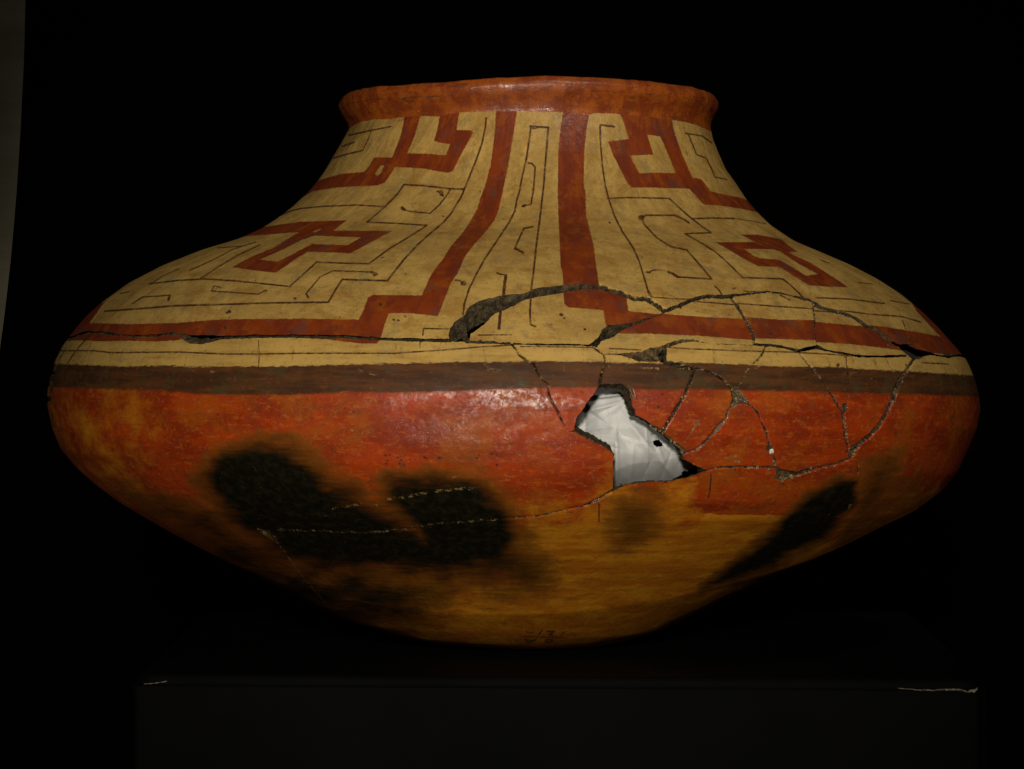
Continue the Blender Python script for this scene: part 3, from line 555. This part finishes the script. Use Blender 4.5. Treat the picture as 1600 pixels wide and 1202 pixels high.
# --- which piece each cell belongs to: flood fill of the crack network at 2 px
GX0, GY0, GW, GH, GS = 40, 436, 760, 190, 2.0
cx, cy = np.meshgrid(GX0 + (np.arange(GW) + 0.5) * GS, GY0 + (np.arange(GH) + 0.5) * GS)
f = np.full(GW * GH, 12.0)
for hw, pts in OPEN: seg_min(f, cx.ravel(), cy.ravel(), pts, hw)
for hw, dp, pts in CR: seg_min(f, cx.ravel(), cy.ravel(), pts, hw)
for poly in GAPS + [HOLE]:
    i, sd = poly_sd(cx.ravel(), cy.ravel(), poly); f[i] = np.minimum(f[i], -sd)
wall = (f < 0.75).reshape(GH, GW); lab = np.zeros((GH, GW), int); comps = []
for j0 in range(GH):
    for i0 in range(GW):
        if wall[j0, i0] or lab[j0, i0]: continue
        n = len(comps) + 1; st = [(j0, i0)]; lab[j0, i0] = n; cnt = 0; top = bot = False
        while st:
            j, i = st.pop(); cnt += 1
            if j == 0: top = True
            if j == GH - 1: bot = True
            for a, b in ((j + 1, i), (j - 1, i), (j, i + 1), (j, i - 1)):
                if 0 <= a < GH and 0 <= b < GW and not wall[a, b] and not lab[a, b]:
                    lab[a, b] = n; st.append((a, b))
        comps.append((cnt, top, bot))
for n, (cnt, top, bot) in enumerate(comps, 1):
    if cnt < 60: lab[lab == n] = 0
for _ in range(14):              # grow labels over the walls
    z = lab == 0
    if not z.any(): break
    for sh, ax in ((1, 0), (-1, 0), (1, 1), (-1, 1)):
        r = np.roll(lab, sh, ax); m = (lab == 0) & (r > 0); lab[m] = r[m]
SHOULDER, RIM, BODY = 1001, 1002, 1003
for n, (cnt, top, bot) in enumerate(comps, 1):
    if cnt >= 60: print('piece', n, cnt, top, bot)
    if top: lab[lab == n] = SHOULDER
    elif bot: lab[lab == n] = BODY

# cells
J, I = np.meshgrid(np.arange(NR - 1), np.arange(NC), indexing='ij')
i1 = (I + 1) % NC
quads = np.stack([J * NC + I, (J + 1) * NC + I, (J + 1) * NC + i1, J * NC + i1], -1).reshape(-1, 4)
qg = gg.ravel()[quads]; keep = ((qg < 0).sum(1) == 0) & ((qg.sum(1) > 0) | (g0.ravel()[quads].mean(1) > 0))
qu = U[quads].mean(1); qvv = V[quads].mean(1); qy = y[quads].mean(1)
gi_ = np.clip(((qu - GX0) / GS).astype(int), 0, GW - 1); gj_ = np.clip(((qvv - GY0) / GS).astype(int), 0, GH - 1)
K0 = [(0,538)] + OPEN[0][1][1:] + OPEN[1][1][1:] + OPEN[2][1] + [(1045,545)] + OPEN[-1][1][1:] + [(1430,560)] + OPEN[-2][1][:-1] + [(1640,566)]
k0y = np.interp(qu, [p[0] for p in K0], [p[1] for p in K0])
part = np.where(qvv < k0y, SHOULDER, BODY)
inside = (qvv > GY0) & (qvv < GY0 + GH * GS) & (qy < -60)
part = np.where(inside & (lab[gj_, gi_] > 0), lab[gj_, gi_], part)
qa = J.ravel(); rimq = qvv < np.interp(qu, [p[0] for p in RIM_LINE], [p[1] for p in RIM_LINE])
part = np.where(rimq & (part == SHOULDER), RIM, part)

# world positions and outward normals
def world(x, y, vv): return np.stack([(x - CX) * S, y * S, zz(vv)], -1)
P = world(x, y, vv)
Pg = P.reshape(NR, NC, 3)
du = np.roll(Pg, -1, 1) - np.roll(Pg, 1, 1); dv = np.gradient(Pg, axis=0)
Nn = np.cross(dv, du); Nn /= np.linalg.norm(Nn, axis=-1, keepdims=True) + 1e-12
Nn = Nn.reshape(-1, 3)
if (Nn[NC * (NR // 2) + NC // 2] @ np.array([0, -1, 0])) < 0: Nn = -Nn
# smooth the normals used for offsets near the lips
GROOVE = np.where(front, groove, 0.0)
THICK = 25.0
surfv = np.stack([thg.ravel() * 7.2, arcg.ravel() / 100.0, np.zeros(N)], -1)
ATT = {'surf': surfv, 'paint': np.stack([red, band, body], -1), 'marks': np.stack([line, crack, pit], -1), 'fire': np.stack([cloud, ochre, isrim], -1), 'extra': np.stack([scr, scr, scr], -1)}

def mesh_obj(name, verts, faces, mats, parent=None, smooth=True, fmat=None, atts=None):
    """faces: (n,4) array of quads or list"""
    me = bpy.data.meshes.new(name)
    F = np.asarray(faces, dtype=np.int32)
    me.vertices.add(len(verts)); me.vertices.foreach_set('co', np.asarray(verts, np.float32).ravel())
    nf, kf = F.shape
    me.loops.add(nf * kf); me.loops.foreach_set('vertex_index', F.ravel())
    me.polygons.add(nf); me.polygons.foreach_set('loop_start', np.arange(nf, dtype=np.int32) * kf)
    try: me.polygons.foreach_set('loop_total', np.full(nf, kf, np.int32))
    except Exception: pass
    for m in mats: me.materials.append(m)
    if fmat is not None: me.polygons.foreach_set('material_index', np.asarray(fmat, np.int32))
    me.polygons.foreach_set('use_smooth', np.full(nf, smooth, bool))
    if atts:
        for k, a in atts.items():
            at = me.attributes.new(k, 'FLOAT_VECTOR', 'POINT'); at.data.foreach_set('vector', np.asarray(a, np.float32).ravel())
    me.update(calc_edges=True)
    o = bpy.data.objects.new(name, me); scene.collection.objects.link(o)
    if parent is not None: o.parent = parent
    return o
def empty(name, loc):
    o = bpy.data.objects.new(name, None); scene.collection.objects.link(o); o.location = loc
    o.empty_display_size = 0.05
    return o
def tag(o, label, cat): o['label'] = label; o['category'] = cat

ORG = np.array([(820 - CX) * S, 0.0, ZT + 0.0008])
pot = empty('painted_jar', ORG.tolist())
tag(pot, 'large broken ancient pottery jar with cream and red painted shoulder, standing on the black plinth', 'jar')
LIFT = np.array([0, 0, 0.0008])
rs = np.random.RandomState(5)
def build_part(name, pid, disp=0.0, tilt=(0, 0)):
    sel = keep & (part == pid); q = quads[sel]
    used, inv = np.unique(q, return_inverse=True); q2 = inv.reshape(-1, 4)
    p = P[used].copy(); n = Nn[used]
    c = p.mean(0); off = -(disp + GROOVE[used]) * S
    off = off + ((p - c) @ np.array([tilt[0], 0, tilt[1]]))
    p = p + n * off[:, None]
    atts = {k: a[used] for k, a in ATT.items()}
    # boundary edges
    E = np.concatenate([q2[:, [0, 1]], q2[:, [1, 2]], q2[:, [2, 3]], q2[:, [3, 0]]])
    key = np.sort(E, 1); kk = key[:, 0].astype(np.int64) * len(used) + key[:, 1]
    _, fi, cn = np.unique(kk, return_index=True, return_counts=True)
    B = E[fi[cn == 1]]; B = B[B[:, 0] != B[:, 1]]
    # an edge that another, unbroken piece continues gets no fracture face when the joint is only drawn
    bu, binv = np.unique(B, return_inverse=True); b2 = binv.reshape(-1, 2)
    bU = U[used][bu]; bV = V[used][bu]; FD = n[bu].copy()
    k0 = np.interp(bU, [q_[0] for q_ in K0], [q_[1] for q_ in K0])
    # the long break follows a coil joint and runs level into the wall
    lev = np.clip(1.6 - np.abs(bV - k0) / 6.0, 0, 1) * (1 - np.clip((bU - 965) / 20, 0, 1) * np.clip((1270 - bU) / 20, 0, 1))
    lev = np.maximum(lev, ((bU > 1395) & (bV > 530) & (bV < 575)) | ((bU > 276) & (bU < 350) & (bV > 515) & (bV < 545)))
    if pid == SHOULDER: lev = np.where((bU > 696) & (bU < 722), 0, lev)
    FD[:, 2] *= 1 - lev; FD[:, 2] += lev * (-0.30 if pid == SHOULDER else 0.18)
    # the crescent break slopes down into the wall
    if pid == SHOULDER: FD[:, 2] += 0.42 * np.clip((bU - 690) / 8, 0, 1) * np.clip((950 - bU) / 60, 0, 1) * (bV < 532)
    FD[:, 2] += 0.35 * ((bU > 935) & (bU < 1035) & (bV < 522) & (bV > 480)) * (pid != 1001)
    # hole: lower lip undercut, right lip splayed
    inh = (bU > 893) & (bU < 1112) & (bV > 598) & (bV < 773)
    FD[:, 2] += np.where(inh & (bV > 735), 0.65, 0.0)
    FD[:, 0] += np.where(inh & (bU > 980) & (bV < 722), 0.05, 0.0); FD[:, 2] += np.where(inh & (bU > 980) & (bV < 722), 0.12, 0.0)
    nb = len(bu); rings = [p[bu]]; steps = [0.0, 0.10, 0.30, 0.6, 1.0]
    gu = U[used][bu]; gv = V[used][bu]
    for s_i, s in enumerate(steps[1:]):
        d = THICK * S * s
        jx = 3.6 * S * fbm(gu / 6.0 + 9 * s_i, gv / 6.0, 120 + s_i, 3)
        nn = FD; tx = np.stack([np.ones(nb), np.zeros(nb), np.zeros(nb)], -1)
        rings.append(p[bu] - nn * d + tx * jx[:, None] + np.array([0, 0, 1.0]) * (3.6 * S * fbm(gu / 6.0, gv / 6.0 + 9 * s_i, 140 + s_i, 3))[:, None])
    sv = np.concatenate(rings); base = len(p); sf = []
    for s_i in range(len(steps) - 1):
        a = base + s_i * nb; b = a + nb
        sf.append(np.stack([a + b2[:, 1], a + b2[:, 0], b + b2[:, 0], b + b2[:, 1]], -1))
    sf = np.concatenate(sf)
    verts = np.concatenate([p, sv]) - ORG + LIFT
    faces = np.concatenate([q2, sf])
    fm = np.concatenate([np.zeros(len(q2), int), np.ones(len(sf), int)])
    att2 = {k: np.concatenate([a, np.tile(a[bu], (len(steps), 1))]) for k, a in atts.items()}
    print(name, pid, len(faces))
    return mesh_obj(name, verts, faces, [M_clay, M_frac], pot, True, fm, att2)
build_part('rim', RIM); build_part('shoulder', SHOULDER); build_part('lower_body', BODY)
for pid in sorted(set(np.unique(part[keep])) - {RIM, SHOULDER, BODY}):
    sel = keep & (part == pid); cu = qu[sel].mean(); cv = qvv[sel].mean()
    big = sel.sum()
    if big < 40: continue
    if cu < 960 and cv < 540: dsp, tl = 5.0, (0, 0.004)       # the sunken shoulder sherd
    else: dsp, tl = rs.uniform(-1.0, 4.2), (rs.uniform(-.014, .014), rs.uniform(-.018, .018))
    print('sherd', pid, round(cu), round(cv), big)
    build_part('sherd', pid, dsp, tl)

# inner wall, coarse
st = 6
rj = np.arange(0, NR, st); ci = np.arange(0, NC, st); IJ = rj[:, None] * NC + ci[None, :]
pin = P[IJ.ravel()] - Nn[IJ.ravel()] * (THICK * S)
pin[:, 2] = np.maximum(pin[:, 2], ZT + 0.006)
nr, nc = len(rj), len(ci)
gmin = np.zeros((nr - 1, nc), bool)
for a in range(nr - 1):
    blk = gg[rj[a]:rj[a + 1] + 1]
    neg = (blk < 0).mean(0)
    gmin[a] = np.add.reduceat(neg, ci) / st > 0.45
A, B = np.meshgrid(np.arange(nr - 1), np.arange(nc), indexing='ij'); B1 = (B + 1) % nc
Ug = U.reshape(NR, NC)[rj][:, ci]; Vg = V.reshape(NR, NC)[rj][:, ci]; Yg = y.reshape(NR, NC)[rj][:, ci]
nearh = np.zeros(nr * nc, bool); hi_, sd_ = poly_sd(Ug.ravel(), Vg.ravel(), HOLE, 26.0); nearh[hi_[sd_ > -22]] = True
nearh = nearh.reshape(nr, nc) & (Yg < 0); gmin |= nearh[:-1]
fin = np.stack([A * nc + B, A * nc + B1, (A + 1) * nc + B1, (A + 1) * nc + B], -1)[~gmin]
mesh_obj('inner_wall', pin - ORG + LIFT, fin.reshape(-1, 4), [M_inner], pot)

# a white flake of filler in the loss under the star-shaped break
import bmesh
def th_at(u, v):
    k = np.argmin((U - u) ** 2 + (V - v) ** 2 + np.where(front, 0, 1e9)); return P[k], Nn[k]
def flake(u, v, r, m, name):
    p, n = th_at(u, v); bm = bmesh.new(); bmesh.ops.create_icosphere(bm, subdivisions=2, radius=r * S)
    sx, sz, an = random.uniform(0.6, 1.3), random.uniform(0.4, 0.9), random.uniform(0, 3.14)
    for q in bm.verts:
        q.co *= 1 + random.uniform(-0.42, 0.42); X_, Z_ = q.co.x * sx, q.co.z * sz
        q.co = Vector((X_ * math.cos(an) - Z_ * math.sin(an), q.co.y * 0.42, X_ * math.sin(an) + Z_ * math.cos(an)))
    for q in bm.verts: q.co += Vector(p - ORG + n * 0.4 * S)
    me = bpy.data.meshes.new(name); bm.to_mesh(me); bm.free(); me.materials.append(m)
    o = bpy.data.objects.new(name, me); scene.collection.objects.link(o); o.parent = pot
M_fill = simple('white_filler', (0.62, 0.60, 0.50), (0.74, 0.72, 0.62), 400.0, 0.9, 0.3, 0.0005)
M_tan = simple('tan_filler', (0.10, 0.066, 0.028), (0.30, 0.205, 0.095), 500.0, 0.95, 0.6, 0.0008)
flake(1206, 705, 4.2, M_fill, 'filler_flake')
for u, v, r in [(1236,744,4.0),(1228,747,3.0),(1222,751,3.2),(1218,746,2.6),(1211,727,2.4),(1183,731,2.2),(1209,721,1.8),(1336,704,3.6),(1332,710,2.4),(810,552,1.8),(835,577,1.4),(1076,576,1.6),(1068,577,1.4),(1121,597,1.4),(1156,600,2.4),(1091,663,1.4),(1080,676,1.3),(1070,692,1.6),(857,622,1.5),(860,628,1.3),(974,757,1.5),(947,775,1.3),(1150,722,2.0),(1155,714,1.4),(1267,732,2.2),(1417,582,1.4),(1410,597,1.6)]:
    flake(u, v, r, M_tan, 'filler_crumb')

rf = random.Random(12)
def crumbs_along(pts, gap, r0, r1):
    for (x0, y0), (x1, y1) in zip(pts[:-1], pts[1:]):
        L = math.hypot(x1 - x0, y1 - y0); m = int(L / gap)
        for q in range(m):
            t = (q + rf.random()) / m
            if rf.random() < 0.72: flake(x0 + (x1 - x0) * t + rf.uniform(-1.4, 1.4), y0 + (y1 - y0) * t + rf.uniform(-1, 1), rf.uniform(r0, r1), M_tan if rf.random() < 0.7 else M_frac, 'filler_crumb')
crumbs_along([(1327,704),(1323,684),(1322,669),(1319,650)], 4.5, 1.4, 2.6)
crumbs_along([(1402,608),(1397,628),(1387,649),(1376,666),(1361,684),(1346,695)], 7, 1.2, 2.2)
crumbs_along([(1127,666),(1111,681),(1103,692),(1088,705)], 6, 1.2, 2.0)
crumbs_along([(1128,733),(1183,732),(1209,733)], 9, 1.0, 1.8)
crumbs_along([(1247,744),(1264,738),(1281,733),(1311,727)], 7, 1.1, 2.0)
crumbs_along([(1142,609),(1154,611),(1166,626),(1174,636)], 5, 1.4, 2.4)
crumbs_along([(1053,571),(1070,575),(1092,578),(1109,584),(1127,595)], 7, 1.0, 1.8)
crumbs_along([(1077,603),(1070,621),(1057,640),(1046,659)], 10, 0.9, 1.6)
crumbs_along([(1012,660),(1033,676),(1050,690),(1066,706)], 6, 1.3, 2.4)
# ------------------------------------------------------------------ crumpled tissue inside the jar
def tissue():
    nx, nz = 260, 220
    us = np.linspace(800, 1140, nx); vs = np.linspace(560, 810, nz); UU, VV = np.meshgrid(us, vs)
    r0 = 700.0
    base = -np.sqrt(np.maximum(r0 ** 2 - (UU - 803) ** 2, 1)) + 30.0          # px depth, just behind the wall
    d = 12 + 0.018 * np.maximum(VV - 694, 0) ** 2 + 0.0008 * np.maximum(VV - 640, 0) ** 2 + 0.0016 * np.maximum(UU - 985, 0) ** 2 * 0.7 + np.minimum(0.020 * np.maximum(952 - UU, 0) ** 2, 28) + 9 * np.clip((626 - 0.12 * (UU - 930) - VV) / 3.0, 0, 1) + 0.02 * np.maximum(640 - VV, 0) ** 2 * 0.6
    # facets: sum of creases along random directions
    rr = np.random.RandomState(21); h = np.zeros_like(UU)
    for i in range(26):
        an = rr.uniform(0, math.pi); ox, oy = rr.uniform(880, 1110), rr.uniform(590, 780)
        s = (UU - ox) * math.cos(an) + (VV - oy) * math.sin(an); t = -(UU - ox) * math.sin(an) + (VV - oy) * math.cos(an)
        L = rr.uniform(25, 80); wgt = np.exp(-(t / L) ** 2)
        h += rr.uniform(-1, 1) * 2.6 * np.exp(-np.abs(s) / rr.uniform(8, 28)) * wgt
    # named folds seen in the photo
    def crease(x0, y0, x1, y1, amp, wd):
        dx, dy = x1 - x0, y1 - y0; L = math.hypot(dx, dy); t = ((UU - x0) * dx + (VV - y0) * dy) / L / L
        s = ((UU - x0) * -dy + (VV - y0) * dx) / L; w_ = np.exp(-np.maximum(np.abs(t - 0.5) - 0.5, 0) ** 2 * 12)
        return amp * np.exp(-np.abs(s) / wd) * w_
    h += crease(925, 640, 1000, 625, -5, 6) + crease(930, 650, 985, 690, 4, 8) + crease(962, 690, 962, 780, -7, 4) + crease(962, 690, 1000, 690, -3, 5)
    h += crease(1000, 680, 1040, 730, -6, 8) + crease(1020, 670, 1060, 700, 6, 6) + crease(940, 680, 975, 682, 3, 4) + crease(975, 650, 1010, 700, -4, 10)
    h += 4.0 * np.abs(fbm(UU / 34.0 + VV / 90.0, VV / 30.0, 201, 2)) + 2.6 * np.abs(fbm(UU / 22.0, VV / 46.0 + UU / 60.0, 211, 2))
    for cr in [(915,668,960,640,-3,3),(918,655,965,632,3,2.5),(930,640,990,622,-3,2.5),(905,672,950,668,-3,3),(925,690,962,700,3,3),(945,640,975,690,3,4),(1010,672,1012,745,-4,3),(1028,700,1046,740,-5,4),(1040,700,1062,722,5,3),(990,700,985,755,-3,3),(1005,745,1016,722,3,2.5),(1045,715,1030,752,4,4)]:
        h += 0.7 * crease(*cr)
    step = np.clip((UU - 962) / 2.0, 0, 1) * np.clip((VV - 690) / 3.0, 0, 1); h += -3.5 * step
    Y = base + d + h
    K = (D + Y) / D
    X = CX + (UU - CX) * K; VV2 = VH + (VV - VH) * K
    W = world(X.ravel(), Y.ravel(), VV2.ravel())
    a, b = np.meshgrid(np.arange(nz - 1), np.arange(nx - 1), indexing='ij')
    F = np.stack([a * nx + b, (a + 1) * nx + b, (a + 1) * nx + b + 1, a * nx + b + 1], -1).reshape(-1, 4)
    ucen = UU.ravel()[F].mean(1); vcen = VV.ravel()[F].mean(1)
    i, sd = poly_sd(ucen, vcen, [(1021,689),(1029,687),(1034,692),(1036,697),(1026,699),(1021,695)], 5.0)
    k_ = np.ones(len(F), bool); k_[i[sd > 0]] = False
    # torn outline
    ed = np.minimum.reduce([ucen - 808, 1132 - ucen, vcen - 566, 800 - vcen, (1062 - ucen) * 0.55 + (744 - vcen) * 0.83]) + 10 * fbm(ucen / 12, vcen / 12, 207, 3); k_ &= ed > 0
    o = mesh_obj('tissue_paper', W, F[k_], [M_paper])
    md = o.modifiers.new('thickness', 'SOLIDIFY'); md.thickness = 0.0003; md.offset = 1
    tag(o, 'crumpled white tissue paper stuffed inside the jar, seen through the hole in its red wall', 'paper')
tissue()

# ------------------------------------------------------------------ plinth
def at_px(u, v, z):
    """plinth-top point seen at (u, v)"""
    hz = cam.location.z - z; yy = hz / ((v - VH) / D) ; return Vector(((u - CX) / D * yy, -D * S + yy))
fl = at_px(211, 1054, ZT); fr = at_px(1531, 1062, ZT); bl = at_px(322, 957, ZT); brr = at_px(1418, 955, ZT)
yb = max(bl.y, brr.y); 
corners = [fl, fr, Vector((brr.x, brr.y)), Vector((bl.x, bl.y))]
pl = empty('display_plinth', (0, 0, 0)); tag(pl, 'black board covered plinth with a worn pale edge at its front right corner', 'plinth')
def round_prism(name, pts, z0, z1, bev, mat, parent, segs=4, corner=0.012):
    # outline with rounded corners
    out = []
    n = len(pts)
    for i in range(n):
        p = pts[i]; a = (pts[i - 1] - p).normalized(); b = (pts[(i + 1) % n] - p).normalized()
        for s in range(6):
            t = s / 5.0; out.append((p + a * corner * (1 - t) ** 2 + b * corner * t ** 2))
    bm = bmesh.new(); c = sum(pts, Vector((0, 0))) / n
    prof = [(z0, 0.0)]
    for s in range(segs + 1):
        a = s / segs * math.pi / 2; prof.append((z1 - bev + bev * math.sin(a), bev * (1 - math.cos(a))))
    rings = []
    for z, ins in prof:
        rings.append([bm.verts.new((p.x + (c.x - p.x) * ins / 0.25, p.y + (c.y - p.y) * ins / 0.25, z)) for p in out])
    m = len(out)
    for r0, r1 in zip(rings[:-1], rings[1:]):
        for i in range(m): bm.faces.new((r0[i], r0[(i + 1) % m], r1[(i + 1) % m], r1[i]))
    bm.faces.new(rings[-1]); bm.faces.new(list(reversed(rings[0])))
    me = bpy.data.meshes.new(name); bm.to_mesh(me); bm.free(); me.materials.append(mat)
    for f_ in me.polygons: f_.use_smooth = False
    o = bpy.data.objects.new(name, me); scene.collection.objects.link(o); o.parent = parent; return o
def inset(pts, d):
    c = sum(pts, Vector((0, 0))) / len(pts); return [p + (c - p) * (d / (c - p).length) for p in pts]
round_prism('top_panel', corners, ZT - 0.0052, ZT, 0.0035, M_board, pl)
round_prism('joint_core', inset(corners, 0.0022), ZT - 0.0062, ZT - 0.0052, 0.0001, M_board, pl)
outer = [Vector((fl.x - 0.0012, fl.y - 0.0004)), Vector((fr.x + 0.0004, fr.y - 0.0004)), corners[2], corners[3]]
round_prism('front_panel', outer, 0.0, ZT - 0.0062, 0.0006, M_board, pl, corner=0.004)
side = [Vector((fr.x + 0.0006, fr.y + 0.001)), Vector((fr.x + 0.0042, fr.y + 0.004)), Vector((brr.x + 0.0042, brr.y - 0.01)), Vector((brr.x + 0.0006, brr.y - 0.01))]
round_prism('side_panel', side, 0.0, ZT - 0.0035, 0.0008, M_board, pl, corner=0.0008)
def worn(ptsw, zc, name):
    """ragged strip of bare board along the front edge"""
    bm = bmesh.new(); prev = None
    for (u, v, hw) in ptsw:
        yy = fl.y + (fr.y - fl.y) * (u - 211) / 1320.0 - 0.0011
        dist = yy + D * S; X = (u - CX) / D * dist; Z = cam.location.z - (v - VH) / D * dist
        h = hw * S * 0.87
        a = bm.verts.new((X, yy - 0.0002, Z + h)); b = bm.verts.new((X, yy - 0.0005, Z - h)); c_ = bm.verts.new((X, yy + 0.0014, Z + h)); d_ = bm.verts.new((X, yy + 0.0014, Z - h))
        if prev:
            bm.faces.new((prev[0], prev[1], b, a)); bm.faces.new((prev[2], prev[0], a, c_)); bm.faces.new((prev[1], prev[3], d_, b))
        prev = (a, b, c_, d_)
    me = bpy.data.meshes.new(name); bm.to_mesh(me); bm.free(); me.materials.append(M_core)
    o = bpy.data.objects.new(name, me); scene.collection.objects.link(o); o.parent = pl
EV = [(1403,1075.5,.3),(1410,1076,.6),(1416,1076.5,.5),(1424,1077,.5),(1431,1078,.6),(1438,1078.5,.9),(1446,1078.3,1.2),(1453,1078.5,.9),(1458,1079.2,.6),(1466,1078,.9),(1474,1077.6,1.2),(1482,1077.8,1.3),(1490,1077.6,1.3),(1498,1077.8,1.3),(1503,1078.2,1.3),(1508,1080,1.2),(1512,1081.5,1.0),(1517,1079.5,1.5),(1522,1080,2.4),(1526,1077,1.4),(1528,1075,.8)]
worn(EV, 0, 'worn_edge')
worn([(225,1069,.3),(230,1068.6,.6),(238,1068.2,.7),(246,1067,.5),(254,1066,.5),(258,1065,.7),(261,1064.6,.3)], 0, 'worn_edge')

# ------------------------------------------------------------------ backdrop, wall strip, floor
def curtain():
    # black backdrop with a slightly bowed left edge, 1.1 m behind the jar
    yb_ = 1.1; k = (D * S + yb_) / (D * S)
    edge = [(-400,38),(0,40),(100,37.3),(200,32.3),(300,26),(400,17.5),(480,8.5),(560,-2),(700,-26),(900,-70),(1300,-170),(2600,-420)]
    n = 120; vs = np.linspace(-400, 2450, n); xs = np.interp(vs, [e[0] for e in edge], [e[1] for e in edge])
    cols = np.concatenate([[0, 0.004, 0.01], np.linspace(0.02, 1, 60)])
    vt = []
    for v, xe in zip(vs, xs):
        for c in cols:
            X = ((xe - CX) + (2300 - xe) * c) * S * k
            Y = yb_ + 0.012 * math.sin(c * 90) * min(1, c * 20)
            vt.append((X, Y, cam.location.z - (v - VH) * S * k))
    vt = np.array(vt); m = len(cols)
    a, b = np.meshgrid(np.arange(n - 1), np.arange(m - 1), indexing='ij')
    F = np.stack([a * m + b, (a + 1) * m + b, (a + 1) * m + b + 1, a * m + b + 1], -1).reshape(-1, 4)
    vt[:, 2] = np.maximum(vt[:, 2], 0.004)
    o = mesh_obj('black_backdrop', vt, F, [M_cloth]); o['kind'] = 'structure'
    md = o.modifiers.new('thickness', 'SOLIDIFY'); md.thickness = 0.006; md.offset = -1
curtain()
def box(name, x0, x1, y0, y1, z0, z1, mat):
    vs = [(a, b, c) for a in (x0, x1) for b in (y0, y1) for c in (z0, z1)]
    F = [(0,1,3,2),(4,6,7,5),(0,4,5,1),(2,3,7,6),(0,2,6,4),(1,5,7,3)]
    o = mesh_obj(name, np.array(vs), F, [mat], None, False); o['kind'] = 'structure'; return o
box('wall', -2.2, 2.6, 1.32, 1.42, 0.0, 2.6, M_wall)
box('floor', -2.2, 2.6, -2.6, 1.32, -0.05, 0.0, M_floor)
print('done')
